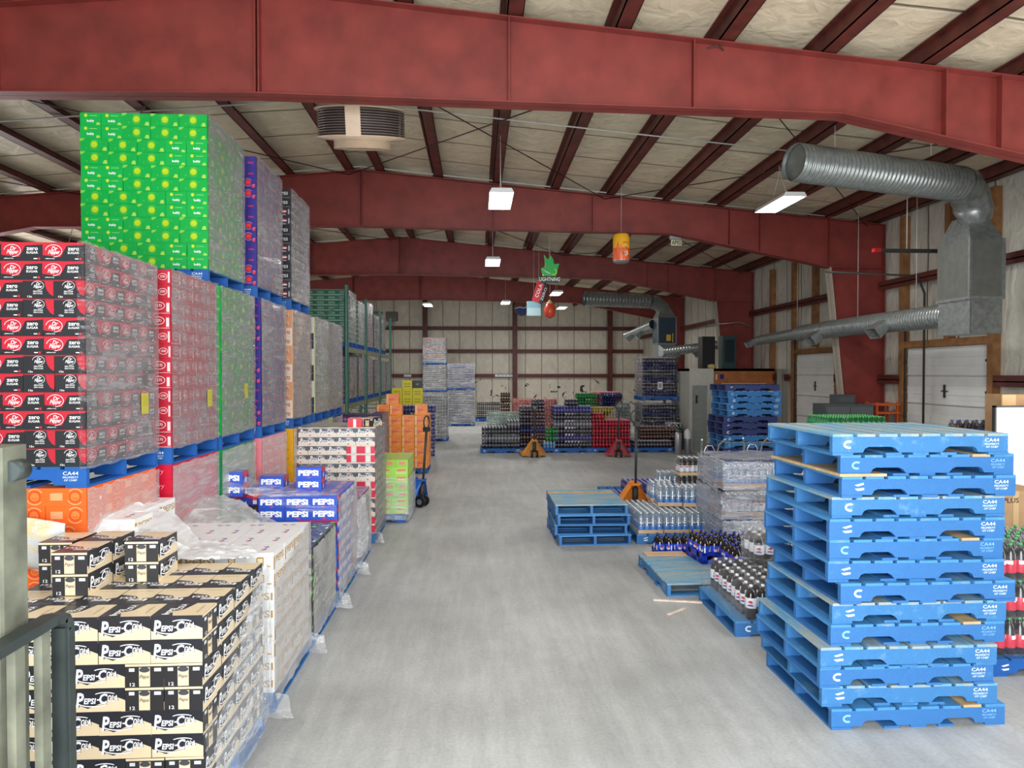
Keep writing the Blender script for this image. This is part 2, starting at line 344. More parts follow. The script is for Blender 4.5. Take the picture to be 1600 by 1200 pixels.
# ------------------------------------------------------------------ the building
RX = -2.52; XR = 9.3; XL = -14.34; YB = 38.0; YF = -1.3
def roofz(x): return 6.82 - 0.09 * abs(x - RX)      # top of the frames
mb = MB(); mb.box(XL, -9, -0.2, XR, YB, 0, M_FLOOR); struct('floor', mb, 'grey concrete warehouse floor with scuffs')
mb = MB(); mb.box(-40, -40, -0.3, 40, -9, -0.05, mat('yard_gravel', (150, 148, 140), 0.9, 0, 0.2, 2.0)); struct('ground_yard', mb)
mb = MB()
for a, b in ((XL, RX), (RX, XR)):
    za, zb = roofz(a) + 0.21, roofz(b) + 0.21
    mb.add([(a, YF, za), (b, YF, zb), (b, YB, zb), (a, YB, za), (a, YF, za + 0.15), (b, YF, zb + 0.15), (b, YB, zb + 0.15), (a, YB, za + 0.15)],
           [(0, 3, 2, 1), (4, 5, 6, 7), (0, 1, 5, 4), (1, 2, 6, 5), (2, 3, 7, 6), (3, 0, 4, 7)], M_CEIL)
struct('ceiling', mb, 'beige faced insulation blanket under the sloping roof')
mb = MB(); mb.box(XL - 0.2, YB, 0, XR + 0.2, YB + 0.2, 7.0, M_WALLB); struct('wall_back', mb, 'back wall of cream insulation panels with torn spots low down')
mb = MB(); mb.box(XR, YF, 0, XR + 0.2, YB, 6.3, M_WALLR); struct('wall_right', mb, 'cream insulated side wall behind the ducts')
mb = MB(); mb.box(XL - 0.2, YF, 0, XL, YB, 6.3, M_WALLR); struct('wall_left', mb)
mb = MB()
mb.box(XL, YF - 0.2, 0, -3.4, YF, 7.0, M_WALLR); mb.box(3.8, YF - 0.2, 0, XR, YF, 7.0, M_WALLR); mb.box(-3.4, YF - 0.2, 4.95, 3.8, YF, 7.0, M_WALLR)
struct('wall_front', mb)

def flange(mb, pts, y, wd, th, side, m):
    """plates along a polyline in the x-z plane"""
    for (x0, z0), (x1, z1) in zip(pts, pts[1:]):
        d = Vector((x1 - x0, 0, z1 - z0)).normalized(); n = Vector((-d.z, 0, d.x)) * side * th
        vs = [(x0, y - wd / 2, z0), (x1, y - wd / 2, z1), (x1, y + wd / 2, z1), (x0, y + wd / 2, z0)]
        vs += [(a + n.x, b, c + n.z) for a, b, c in vs]
        mb.add(vs, [(0, 1, 2, 3), (7, 6, 5, 4), (0, 4, 5, 1), (1, 5, 6, 2), (2, 6, 7, 3), (3, 7, 4, 0)], m)
M_FLANGE = mat('flange_sheen_pale', (176, 166, 150), 0.45, 0, 0.12)  # pale colour paints the sheen of light on the inner column flanges
def steel_frame(y):
    for sg in (1, -1):
        hw = 11.77
        top = [(0, 6.82), (hw, roofz(RX + hw))]
        bot = [(0, 5.60), (6.9, 5.50), (10.5, 4.78)]
        incol = [(10.5, 4.78), (11.02, 0)]
        X = lambda p: (RX + sg * p[0], p[1])
        mb = MB()
        web = [X(p) for p in [(0, 6.82), (hw, roofz(RX + hw)), (hw, 0), (11.02, 0), (10.5, 4.78), (6.9, 5.50), (0, 5.60)]]
        mb.prism(web, y - 0.006, y + 0.006, M_STEEL, lambda u, v, w_: (u, w_, v))
        flange(mb, [X(p) for p in top], y, 0.24, 0.014, -sg, M_STEEL)
        flange(mb, [X(p) for p in bot], y, 0.24, 0.014, sg, M_STEEL)
        flange(mb, [X((hw, 0)), X((hw, roofz(RX + hw)))], y, 0.24, 0.014, -sg, M_STEEL)
        for dx in (0.02, 2.9, 5.1, 8.2, 8.9, 10.5):   # stiffeners and splice plates on the web
            zt = 6.82 - 0.09 * dx; zb = 5.60 - 0.0145 * dx if dx < 6.9 else 5.50 - 0.2 * (dx - 6.9)
            x = RX + sg * dx; mb.box(x - 0.008, y - 0.1, zb, x + 0.008, y + 0.1, zt, M_STEEL)
        mb.box(RX + sg * 10.5 if sg > 0 else RX - hw, y - 0.1, 4.76, RX + hw if sg > 0 else RX - 10.5, y + 0.1, 4.78, M_STEEL)
        o = struct('rafter_beam', mb, 'red steel rafter and tapered column of the portal frame')
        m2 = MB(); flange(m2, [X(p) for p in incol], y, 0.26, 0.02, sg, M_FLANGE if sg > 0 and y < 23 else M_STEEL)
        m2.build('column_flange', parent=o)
FR = [8.13, 15.2, 22.6, 30.3]
for y in FR + [0.6]: steel_frame(y)
px_ = [0.33, 1.6, 2.88, 4.16, 5.4, 6.65, 7.88, 9.1, 10.35, 11.5]
M_CONDW = mat('white_wire', (190, 190, 184), 0.5)
for dx in px_:
    for sg in (1, -1):
        x = RX + sg * dx; z = roofz(x) + 0.012; mb = MB()
        mb.box(x - 0.008, YF, z, x + 0.008, YB, z + 0.19, M_PURL)
        mb.box(x - 0.008, YF, z, x + 0.19, YB, z + 0.012, M_PURL); mb.box(x - 0.08, YF, z + 0.18, x + 0.008, YB, z + 0.19, M_PURL)
        mb.box(x + 0.18, YF, z, x + 0.19, YB, z + 0.03, M_PURL)
        struct('purlin_beam', mb, 'dark red steel roof purlin')
# back wall girts and posts, side wall girts
for z in (4.84, 3.58, 2.22):
    mb = MB(); mb.box(XL, YB - 0.22, z - 0.1, XR, YB, z + 0.1, M_PURL); struct('girt_beam', mb, 'dark red girt across the back wall')
for x in (-7.8, -2.83, 2.1, 7.4):
    mb = MB(); mb.box(x - 0.13, YB - 0.42, 0, x + 0.13, YB - 0.4, roofz(x), M_PURL); mb.box(x - 0.13, YB - 0.24, 0, x + 0.13, YB - 0.222, roofz(x), M_PURL)
    mb.box(x - 0.01, YB - 0.4, 0, x + 0.01, YB - 0.24, roofz(x), M_PURL); struct('wall_column', mb, 'dark red wind post of the back wall')
for z in (4.35, 2.25):
    edges = [YF, 0.6] + FR + [YB]
    for a, b in zip(edges, edges[1:]):
        spans = [(a + 0.15, b - 0.15)]
        if z < 3: spans = {8.13: [(8.3, 11.6), (14.35, 15.05)], 15.2: [(15.35, 17.0), (19.5, 22.45)], 0.6: [(0.75, 3.3)]}.get(a, spans)
        for p, q in spans:
            mb = MB(); mb.box(XR - 0.2, p, z - 0.02, XR, q, z, M_PURL); mb.box(XR - 0.2, p, z - 0.1, XR - 0.185, q, z + 0.1, M_PURL); struct('girt_beam', mb, 'dark girt of the side wall')
for x0, x1, y, z in ((-13.9, -13.75, 0, 3.0),):
    mb = MB(); mb.box(XL, YF, 2.9, XL + 0.2, YB, 3.1, M_PURL); struct('girt_beam', mb)
# timber posts and door headers of the side wall
for y, z0, z1 in ((11.75, 0, 5.7), (14.32, 0, 5.75), (12.9, 3.05, 5.7), (10.6, 0, 5.6), (17.0, 0, 5.6), (19.42, 0, 5.6), (18.2, 3.1, 5.6), (16.1, 2.3, 5.6), (20.9, 2.3, 5.6)):
    mb = MB(); mb.box(XR - 0.15, y - 0.07, z0, XR, y + 0.07, z1, M_TIMB); struct('trim_1', mb, 'bare timber stud of the side wall')
for y0, y1 in ((11.82, 14.25), (17.07, 19.35)):
    mb = MB(); mb.box(XR - 0.13, y0, 2.92, XR, y1, 3.06, M_TIMB); struct('trim_2', mb, 'timber header over an overhead door')
M_DOOR = mat('sectional_door_white', (230, 230, 226), 0.42, 0, 0.06, 3.0)
for n, (y0, y1) in enumerate(((17.1, 19.3), (11.85, 14.22)), 1):
    mb = MB()
    for k in range(5):
        z0 = k * 0.582; prof = [(XR - 0.05, z0 + 0.006), (XR - 0.062, z0 + 0.03), (XR - 0.05, z0 + 0.1), (XR - 0.05, z0 + 0.2), (XR - 0.06, z0 + 0.21), (XR - 0.06, z0 + 0.37), (XR - 0.05, z0 + 0.38), (XR - 0.05, z0 + 0.576), (XR - 0.01, z0 + 0.576), (XR - 0.01, z0 + 0.006)]
        mb.prism([(a, b) for a, b in prof], y0, y1, M_DOOR, lambda u, v, w_: (u, w_, v))
    d = struct('door_%d' % n, mb, 'white sectional overhead door')
    h = MB(); yc = (y0 + y1) / 2
    for z in (2.03, 1.2):
        h.box(XR - 0.085, yc - 0.02, z - 0.13, XR - 0.06, yc + 0.02, z + 0.13, M_DARK); h.box(XR - 0.08, yc - 0.09, z - 0.012, XR - 0.065, yc + 0.09, z + 0.012, M_DARK)
    h.build('handle', parent=d)
    for yy in (y0 - 0.02, y1 + 0.02):
        h = MB(); h.box(XR - 0.12, yy - 0.02, 0, XR - 0.09, yy + 0.02, 3.4, M_DARK)
        for k in range(5): h.tube([(XR - 0.11, yy - 0.05, 0.58 * k + 0.3), (XR - 0.11, yy + 0.05, 0.58 * k + 0.3)], 0.025, M_DARK, 8)
        h.build('track', parent=d)
# conduits along the frames, brace rods, hangers
for y in (15.2, 22.6):
    mb = MB(); mb.tube([(RX - 9, y - 0.16, roofz(RX - 9) + 0.03), (RX, y - 0.16, 6.87), (XR - 1.2, y - 0.16, roofz(XR - 1.2) + 0.03)], 0.016, M_CONDW, 6); struct('trim_3', mb, 'thin white conduit along the top of a rafter')
mb = MB(); mb.tube([(RX - 8, 11.2, roofz(RX - 8) - 0.03), (RX, 11.2, 6.8), (XR - 3.2, 11.2, roofz(XR - 3.2) - 0.03)], 0.013, M_CONDW, 6); struct('trim_3', mb)
M_ROD = mat('brace_rod', (70, 50, 44), 0.5, 0.5)
for (x0, x1) in ((-2.8, 2.86), (2.86, 8.9), (-8.5, -2.8), (-13.2, -8.5)):
    for (ya, yb) in ((8.0, 15.2), (15.2, 22.6)):
        for p, q in (((x0, ya), (x1, yb)), ((x1, ya), (x0, yb))):
            mb = MB(); mb.tube([(p[0], p[1], roofz(p[0]) - 0.06), (q[0], q[1], roofz(q[0]) - 0.06)], 0.010, M_ROD, 6); struct('brace_beam', mb)

# ------------------------------------------------------------------ lamps under the roof
def strip_lamp(x, y, z, label, on=True, rz=0.0, power=58):
    t = thing('hanging_light', label, 'light', (x, y, z), rz, 'hanging fluorescent lights')
    mb = MB(); L2 = 0.61
    prof = [(-0.21, 0), (-0.165, 0.075), (0.165, 0.075), (0.21, 0), (0.2, 0), (0.155, 0.065), (-0.155, 0.065), (-0.2, 0)]
    mb.prism(prof, -L2, L2, M_WHITE, lambda u, v, w_: (u, w_, v))
    for s in (-1, 1): mb.prism([(-0.21, 0), (-0.165, 0.075), (0.165, 0.075), (0.21, 0)], s * L2 - 0.004, s * L2 + 0.004, M_WHITE, lambda u, v, w_: (u, w_, v))
    mb.build('housing', parent=t)
    for k in range(4):
        tb = MB(); u = -0.12 + 0.08 * k; tb.tube([(u, -L2 + 0.03, 0.03), (u, L2 - 0.03, 0.03)], 0.022, M_TUBE, 10); tb.build('tube', parent=t)
    top = roofz(x) + 0.1 - z
    c = MB()
    for s in (-1, 1): c.tube([(0, s * 0.35, 0.075), (0, s * 0.04, 0.5), (0, 0, max(0.6, top))], 0.006, M_CONDW, 5)
    c.build('cord', parent=t)
    l = bpy.data.lights.new('lamp_glow', 'AREA'); l.shape = 'RECTANGLE'; l.size = 0.36; l.size_y = 1.15; l.energy = power; l.color = (1.0, 0.985, 0.95)
    o = bpy.data.objects.new('lamp_glow', l); COL.objects.link(o); o.location = (x, y, z + 0.004); o.rotation_euler = (0, 0, rz)
LZ = 5.42
for x, y, lab in ((0.42, 12.1, 'white strip light over the aisle, closest and largest one above the pallets'), (5.45, 12.1, 'lit strip light beside the big spiral duct'),
                  (0.44, 18.9, 'small lit strip light hung before the third rafter'), (3.05, 26.2, 'strip light hung beside the green lightning sign'),
                  (-2.2, 31.0, 'strip light at the back wall post, above the tall wrapped stack'), (4.0, 32.0, 'far strip light near the back wall, beyond the lightning sign'),
                  (1.25, 29.8, 'tiny strip light hung before the back wall beside the round emblem sign')):
    strip_lamp(x, y, LZ, lab, power=105 if y > 25 else 58)
for x, y in ((-9.8, 5.0), (-9.8, 12.1), (-6.6, 19.3), (-6.6, 26.2), (-11, 12.1), (-11, 26.2), (5.45, 4.6), (0.42, 4.4)):  # unseen strip lights added to fill the interior with light
    strip_lamp(x, y, LZ if x > -8 else 5.2, 'unseen added fill light over the %s' % {(-9.8, 5.0): 'wall side behind the forklift', (-9.8, 12.1): 'wall side behind the first towers', (-6.6, 19.3): 'back of the pallet rack', (-6.6, 26.2): 'far end of the pallet rack', (-11, 12.1): 'outermost wall bay behind the towers', (-11, 26.2): 'outermost wall bay beyond the rack', (5.45, 4.6): 'big pallet stack, near the open door', (0.42, 4.4): 'aisle mouth, near the open door'}[(x, y)])

# ------------------------------------------------------------------ hanging fan heater, ducts, unit heaters
t = thing('fan_heater', 'round beige fan unit with dark ringed coil hanging from the roof', 'heater', (-1.55, 9.45, 5.44), rot=(R(15), 0, 0)); t.scale = (1, 1, 0.84)
mb = MB(); mb.lathe([(0.34, 0.02), (0.36, 0.0), (0.38, 0.0), (0.375, 0.13), (0.60, 0.155), (0.60, 0.175), (0.3, 0.18)], M_BEIGE, 40); mb.build('base_cone', parent=t)
mb = MB(); mb.lathe([(0.05, 0.03), (0.33, 0.03), (0.34, 0.06), (0.05, 0.07)], M_DARK, 24); mb.build('fan_guard', parent=t)
for k in range(10):
    mb = MB(); z = 0.20 + k * 0.038; mb.lathe([(0.54, z), (0.575, z + 0.004), (0.575, z + 0.018), (0.54, z + 0.02)], mat('coil_grey', (120, 108, 104), 0.4, 0.4), 40, cap=False); mb.build('coil_ring', parent=t)
mb = MB(); mb.lathe([(0.5, 0.18), (0.5, 0.58)], mat('coil_dark', (60, 50, 48), 0.6), 32); mb.build('core', parent=t)
mb = MB(); mb.lathe([(0.4, 0.585), (0.61, 0.58), (0.61, 0.60), (0.2, 0.62)], M_BEIGE, 40); mb.build('top_plate', parent=t)
mb = MB(); mb.box(-0.11, -0.6, 0.15, 0.08, -0.575, 0.6, M_BEIGE); mb.build('control_cover', parent=t)
mb = MB(); mb.box(-0.17, -0.25, 0.6, 0.17, 0.25, 1.45, M_BEIGE); mb.build('hanger_box', parent=t)
mb = MB()
for s in (-1, 1): mb.tube([(s * 0.1, -0.3, 0.7), (s * 0.35, -0.3, 0.75), (s * 0.45, -0.2, 1.5)], 0.012, M_CONDW, 6)
mb.build('cord', parent=t)

def spiral(mb, pts, r0, r1=None, pitch=0.05, seg=28, amp=0.011):
    """ribbed spiral duct along a straight or gently bent path"""
    r1 = r1 or r0; P = [Vector(p) for p in pts]; out = []; rs = []
    tot = sum((b - a).length for a, b in zip(P, P[1:])); done = 0
    for a, b in zip(P, P[1:]):
        ln = (b - a).length; n = max(4, int(ln / pitch) * 4)
        for k in range(n):
            f = k / n; out.append(a.lerp(b, f)); rs.append(r0 + (r1 - r0) * (done + f * ln) / tot + (0, amp, amp, 0)[k % 4])
        done += ln
    out.append(P[-1]); rs.append(r1); mb.tube(out, rs, M_GALV, seg, cap=False)
def unit_heater(x, y, z, sc, label, dirs, cab, far=False):
    """cabinet with transition, elbow, roof-level return duct and wall ducts"""
    t = thing('unit_heater', label, 'heater', (x, y, z))
    c = MB(); wd, dp, ht = sc
    c.bevbox(0, 0, 0, wd, dp, ht, cab, 0.02)
    for s in (0, wd): c.box(s - 0.02, -0.02, -0.02, s + 0.02, 0.02, ht + 0.02, M_GALV)
    c.box(-0.01, -0.015, -0.03, wd + 0.01, dp, 0.02, M_GALV); c.build('cabinet', parent=t)
    c = MB(); k = wd / 2
    c.add([(0, 0, ht), (wd, 0, ht), (wd, dp, ht), (0, dp, ht), (k - 0.16, 0.22, ht + 0.42), (k + 0.16, 0.22, ht + 0.42), (k + 0.16, 0.6, ht + 0.42), (k - 0.16, 0.6, ht + 0.42)],
          [(0, 1, 5, 4), (1, 2, 6, 5), (2, 3, 7, 6), (3, 0, 4, 7)], M_GALV); c.build('transition', parent=t)
    c = MB(); c.box(0.02, 0.02, -0.58, wd - 0.02, dp - 0.02, -0.03, M_GALV)
    c.add([(0.02, -0.001, -0.58), (wd - 0.02, -0.001, -0.58), (wd - 0.02, -0.001, -0.03), (0.02, -0.001, -0.03), (k, -0.05, -0.3)], [(0, 1, 4), (1, 2, 4), (2, 3, 4), (3, 0, 4)], M_GALV)
    c.build('plenum', parent=t)
    return t
t = unit_heater(7.91, 10.6, 3.61, (0.56, 0.8, 0.93), 'grey duct heater cabinet hanging by the side wall near the pallets', 0, M_GALVD)
def sp_thing(label, pts, r0, r1, outlets=(), ends=True, pitch=0.075):
    t = thing('spiral_duct', label, 'duct', pts[0]); o0 = Vector(pts[0])
    mb = MB(); spiral(mb, [Vector(p) - o0 for p in pts], r0, r1, pitch); mb.build('pipe', parent=t)
    for q in outlets:
        p = Vector(q) - o0; mb = MB(); k = 0.15
        mb.add([(p.x - 0.02, p.y - k, p.z + 0.02), (p.x - 0.02, p.y + k, p.z + 0.02), (p.x - 0.3, p.y + k * 1.2, p.z - 0.16), (p.x - 0.3, p.y - k * 1.2, p.z - 0.16),
                (p.x + 0.05, p.y - k, p.z - 0.12), (p.x + 0.05, p.y + k, p.z - 0.12), (p.x - 0.16, p.y + k * 1.2, p.z - 0.34), (p.x - 0.16, p.y - k * 1.2, p.z - 0.34)],
               [(0, 1, 2, 3), (7, 6, 5, 4), (0, 3, 7, 4), (1, 5, 6, 2)], M_GALV); mb.build('outlet', parent=t)
    return t, o0
# upper duct with elbow
t, o0 = sp_thing('large ribbed silver duct crossing high towards the side wall', [(4.62, 9.8, 5.47), (7.7, 10.55, 5.40)], 0.265, 0.265)
mb = MB(); el = [Vector((7.64, 10.535, 5.402)) - o0]
for k in range(1, 7):
    a = R(90 * k / 6); el.append(Vector((7.7 + 0.48 * math.sin(a), 10.55 + 0.35 * math.sin(a), 5.40 - 0.42 * (1 - math.cos(a)))) - o0)
el.append(Vector((8.19, 10.98, 4.92)) - o0)
mb.tube(el, [0.276, 0.285, 0.268, 0.285, 0.268, 0.285, 0.265, 0.2], M_GALV, 24, cap=False); mb.build('elbow', parent=t)
mb = MB(); mb.tube([Vector((4.70, 9.82, 5.468)) - o0, Vector((4.71, 9.822, 5.468)) - o0], 0.26, M_GALVD, 24); mb.build('grille', parent=t)
mb = MB()
for x in (5.4, 6.9): mb.tube([Vector((x, 10.1, 5.7)) - o0, Vector((x, 10.1, roofz(x) + 0.1)) - o0], 0.006, M_CONDW, 5)
mb.build('hanger', parent=t)
# lower duct along the wall
t, o0 = sp_thing('long ribbed silver duct running low along the side wall with outlets', [(8.12, 11.36, 3.38), (8.04, 14.0, 3.39), (8.0, 16.6, 3.37)], 0.20, 0.18, ((7.9, 12.9, 3.4), (7.9, 15.4, 3.37)))
mb = MB(); spiral(mb, [Vector((8.0, 16.6, 3.37)) - o0, Vector((8.1, 19.4, 3.32)) - o0], 0.13, 0.12); mb.build('end_pipe', parent=t)
mb = MB()
for y in (12.0, 13.9, 16.6): mb.tube([Vector((7.95, y, 3.55)) - o0, Vector((7.95, y, roofz(7.95) + 0.1)) - o0], 0.006, M_CONDW, 5)
mb.build('hanger', parent=t)
p = MB(); p.add([(-0.28, -0.14, 0), (-0.28, 0.14, 0), (0.02, 0.1, 0.15), (0.02, -0.1, 0.15), (-0.18, -0.14, -0.14), (-0.18, 0.14, -0.14), (0.06, 0.1, 0), (0.06, -0.1, 0)], [(0, 1, 2, 3), (7, 6, 5, 4), (0, 3, 7, 4), (1, 5, 6, 2)], M_GALV)
o = p.build('outlet', parent=t); o.location = Vector((8.0, 19.3, 3.25)) - o0
# second unit at the far end
M_CABB = mat('cabinet_blue_grey', (48, 66, 82), 0.45, 0.2)
t = unit_heater(6.6, 24.6, 3.45, (0.66, 0.8, 0.95), 'far dark blue heater cabinet above the wrapped bottle tower', 0, M_CABB, True)
mb = MB(); mb.box(0.3, -0.03, 0.1, 0.46, -0.005, 0.33, mat('label_yellow', (232, 190, 40), 0.5)); mb.box(0.52, -0.03, 0.05, 0.55, -0.005, 0.38, mat('label_yellow', (232, 190, 40), 0.5)); mb.build('sticker', parent=t)
t, o0 = sp_thing('far ribbed silver duct crossing below the last rafters', [(3.85, 24.3, 5.04), (6.3, 24.7, 5.0)], 0.26, 0.25, pitch=0.12)
mb = MB(); mb.tube([Vector(p) - o0 for p in ((6.3, 24.7, 5.0), (6.6, 24.8, 4.95), (6.82, 24.9, 4.8), (6.92, 25.0, 4.6), (6.93, 25.0, 4.5))], 0.26, M_GALV, 20, cap=False); mb.build('elbow', parent=t)
sp_thing('thin silver duct reaching from the far heater towards the aisle', [(6.6, 25.3, 4.2), (6.4, 26.8, 4.05), (6.2, 28.1, 3.93)], 0.17, 0.12, ((6.45, 26.4, 4.05), (6.3, 27.4, 3.96)), pitch=0.12)
sp_thing('silver duct from the far heater along the wall above the site office', [(6.9, 24.5, 3.15), (7.6, 23.5, 3.25), (8.4, 22.9, 3.37)], 0.17, 0.14, ((7.2, 24.1, 3.15), (7.8, 23.3, 3.25)), pitch=0.12)
# gas lines and steel strut near the wall
mb = MB(); mb.tube([(7.0, 13.4, 4.42), (8.9, 13.4, 4.35), (9.05, 13.4, 4.0), (9.05, 13.4, 0.3)], 0.022, M_DARK, 8)
tt = mb.build('conduit_pipe', label='dark steel conduit running down beside the red column', cat='pipe')
mb = MB(); mb.tube([(7.55, 22.0, 3.95), (8.6, 22.0, 4.05), (9.05, 22.0, 3.9)], 0.02, M_GALV, 6)
mb.build('conduit_pipe', label='thin silver pipe between far heater and side wall', cat='pipe')
mb = MB(); mb.tube([(8.62, 16.2, 4.1), (8.95, 16.2, 4.0), (9.05, 16.2, 3.6), (9.05, 16.2, 0.2)], 0.02, M_GALV, 6); mb.build('conduit_pipe', label='bent silver conduit down the side wall beyond the column', cat='pipe')
t = thing('infrared_heater', 'slim bar hanging by the wall with a red end cap', 'heater', (7.2, 11.9, 4.55))
mb = MB(); mb.box(0, -0.04, 0, 1.3, 0.04, 0.06, M_DARK); mb.build('bar', parent=t)
mb = MB(); mb.box(-0.12, -0.045, -0.005, 0, 0.045, 0.065, ink((190, 30, 40))); mb.build('end_cap', parent=t)
mb = MB(); mb.tube([(0.5, 0, 0.06), (0.5, 0, 1.3)], 0.01, M_CONDW, 5); mb.build('hanger', parent=t)

# ------------------------------------------------------------------ pallets
PAL = {}
def pallet_data(kind, seed):
    k = (kind, seed)
    if k in PAL: return PAL[k]
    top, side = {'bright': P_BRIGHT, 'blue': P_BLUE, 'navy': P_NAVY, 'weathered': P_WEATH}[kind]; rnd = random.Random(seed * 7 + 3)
    L2, W2 = 0.6095, 0.508
    a = MB(); n = 8
    wds = [0.14] + [0.125] * 6 + [0.14]; gap = (2 * L2 - sum(wds)) / 7; x = -L2
    for i, wd in enumerate(wds):
        j = rnd.uniform(-0.006, 0.006); m = top
        if rnd.random() < 0.06 and kind in ('bright', 'weathered'): m = mat('raw_pine', (196, 168, 124), 0.7, 0, 0.25, 10)
        a.box(x, -W2 + j - 0.004, 0.124, x + wd, W2 + j, 0.142, m); x += wd + gap
    b = MB()
    for c, wd in ((-0.54, 0.14), (-0.19, 0.11), (0, 0.11), (0.19, 0.11), (0.54, 0.14)):
        j = rnd.uniform(-0.008, 0.008); b.box(c - wd / 2, -W2 + j, 0.0, c + wd / 2, W2 + j, 0.017, side)
    st = []
    prof = [(-L2, 0.0175), (-0.40, 0.0175), (-0.385, 0.045), (-0.36, 0.056), (-0.20, 0.056), (-0.175, 0.045), (-0.15, 0.0175), (0.15, 0.0175), (0.175, 0.045), (0.20, 0.056), (0.36, 0.056), (0.385, 0.045), (0.40, 0.0175), (L2, 0.0175), (L2, 0.1235), (-L2, 0.1235)]
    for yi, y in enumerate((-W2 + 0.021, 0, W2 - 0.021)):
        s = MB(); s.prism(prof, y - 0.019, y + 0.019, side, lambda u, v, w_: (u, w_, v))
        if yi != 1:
            sg = -1 if yi == 0 else 1; fr = frame((0, y + sg * 0.0192, 0), (-sg, 0, 0), (0, 0, 1), (0, sg, 0)); wt = rnd.choice(((222, 236, 248), (160, 200, 236), (130, 182, 230))); q = rnd.uniform(-0.02, 0.02)
            ln = rnd.choice((0, 0, 1)); it = [('o', -0.49 + q, 0.072, 0.036, 0.028, 0.014, wt, 0.9, 5.2)]
            if ln: it = [('p', [(-0.52, 0.085), (-0.46, 0.1), (-0.455, 0.088), (-0.5, 0.076)], wt), ('p', [(-0.52, 0.06), (-0.455, 0.066), (-0.455, 0.052), (-0.5, 0.046)], wt)]
            it += [('t', 'CA44', 0.50 + q / 2, 0.098, 0.10, 0.024, wt), ('t', 'PROPERTY', 0.50 + q / 2, 0.071, 0.10, 0.013, wt), ('t', 'OF CHEP', 0.50 + q / 2, 0.052, 0.085, 0.013, wt)]
            if kind == 'navy': it = it[:1]
            decals(s, fr, it)
        st.append(s.data('stringer'))
    PAL[k] = (a.data('top_deck'), b.data('bottom_deck'), st)
    return PAL[k]
N_PAL = 0
def pallet(x, y, z, label, kind='bright', rz=0.0, group=None, low=False):
    """origin at the middle of the underside; rz = 0 shows the notched side to the camera"""
    global N_PAL
    N_PAL += 1
    a, b, st = pallet_data(kind, N_PAL % 4)
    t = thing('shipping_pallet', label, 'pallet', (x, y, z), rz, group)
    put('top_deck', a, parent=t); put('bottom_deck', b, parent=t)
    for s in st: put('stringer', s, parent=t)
    return t

# ------------------------------------------------------------------ cartons of cans
CL, CW, CH = 0.265, 0.198, 0.124
HL, HW, HH = CL / 2, CW / 2, CH / 2
W_ = (244, 244, 242)
def case_data(name, lo_c, en_c, to_c, lo=(), en=(), to=(), L=CL, Wd=CW, H=CH):
    mb = MB(); l, w_, h = L / 2 - 0.0012, Wd / 2 - 0.0012, H - 0.0012
    vs = [(-l, -w_, 0), (l, -w_, 0), (l, w_, 0), (-l, w_, 0), (-l, -w_, h), (l, -w_, h), (l, w_, h), (-l, w_, h)]
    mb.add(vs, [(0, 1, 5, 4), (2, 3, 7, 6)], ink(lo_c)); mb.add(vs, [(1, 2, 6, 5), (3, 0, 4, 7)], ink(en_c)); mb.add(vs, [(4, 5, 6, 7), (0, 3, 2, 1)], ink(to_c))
    z = H / 2
    for sg in (-1, 1):
        decals(mb, frame((0, sg * w_, z), (-sg, 0, 0), (0, 0, 1), (0, sg, 0)), lo)
        decals(mb, frame((sg * l, 0, z), (0, sg, 0), (0, 0, 1), (sg, 0, 0)), en)
    decals(mb, frame((0, 0, h), (1, 0, 0), (0, 1, 0), (0, 0, 1)), to)
    return mb.data(name)
def tab(w_, h, col): return [('r', -w_ + 0.001, h - 0.014, w_ - 0.001, h - 0.002, col)]
def oval_logo(u, v, s, a, b, col, ring=True):
    it = [('t', a, u + 0.004 * s, v + 0.013 * s, 0.036 * s, 0.024 * s, col, 0.35), ('t', b, u + 0.002 * s, v - 0.010 * s, 0.066 * s, 0.030 * s, col, 0.35)]
    if ring: it.append(('o', u, v, 0.047 * s, 0.036 * s, 0.0025 * s, col, -1.6, 3.0))
    return it
def smile(u, v, r, c1, c2, c3):
    return [('o', u, v, r * 1.35, r * 1.35, r * 0.10, c3, 0.5, 2.4), ('o', u, v, r * 1.35, r * 1.35, r * 0.10, c3, 3.6, 5.6), ('d', u, v, r, r, c1), ('d', u, v, r * 0.72, r * 0.72, c2), ('o', u, v, r * 0.42, r * 0.42, r * 0.12, c1, 3.4, 6.0)]
BK, RD, GN, YG = (38, 40, 44), (184, 38, 54), (0, 158, 66), (160, 198, 26)
CREAM, PB = (226, 206, 170), (44, 84, 196)
def script(u, v, s, c, o=None):
    it = []
    for col, bo, g in (((o, 0.26, 1.04),) if o else ()) + ((c, 0.09, 1.0),):
        it += [('t', 'P', u - 0.078 * s, v - 0.003 * s, 0.034 * s * g, 0.064 * s * g, col, 0.15, bo), ('t', 'EPSI', u - 0.036 * s, v - 0.008 * s, 0.052 * s * g, 0.026 * s * g, col, 0.15, bo), ('r', u - 0.006 * s, v - 0.006 * s, u + 0.006 * s, v, col),
               ('t', 'C', u + 0.022 * s, v + 0.002 * s, 0.036 * s * g, 0.046 * s * g, col, 0.15, bo), ('t', 'OLA', u + 0.062 * s, v + 0.004 * s, 0.044 * s * g, 0.028 * s * g, col, 0.15, bo),
               ('o', u - 0.02 * s, v - 0.008 * s, 0.075 * s, 0.026 * s, 0.005 * s, col, 3.5, 5.6), ('o', u + 0.03 * s, v + 0.016 * s, 0.05 * s, 0.016 * s, 0.004 * s, col, 0.6, 2.6)]
    return it
D = {}
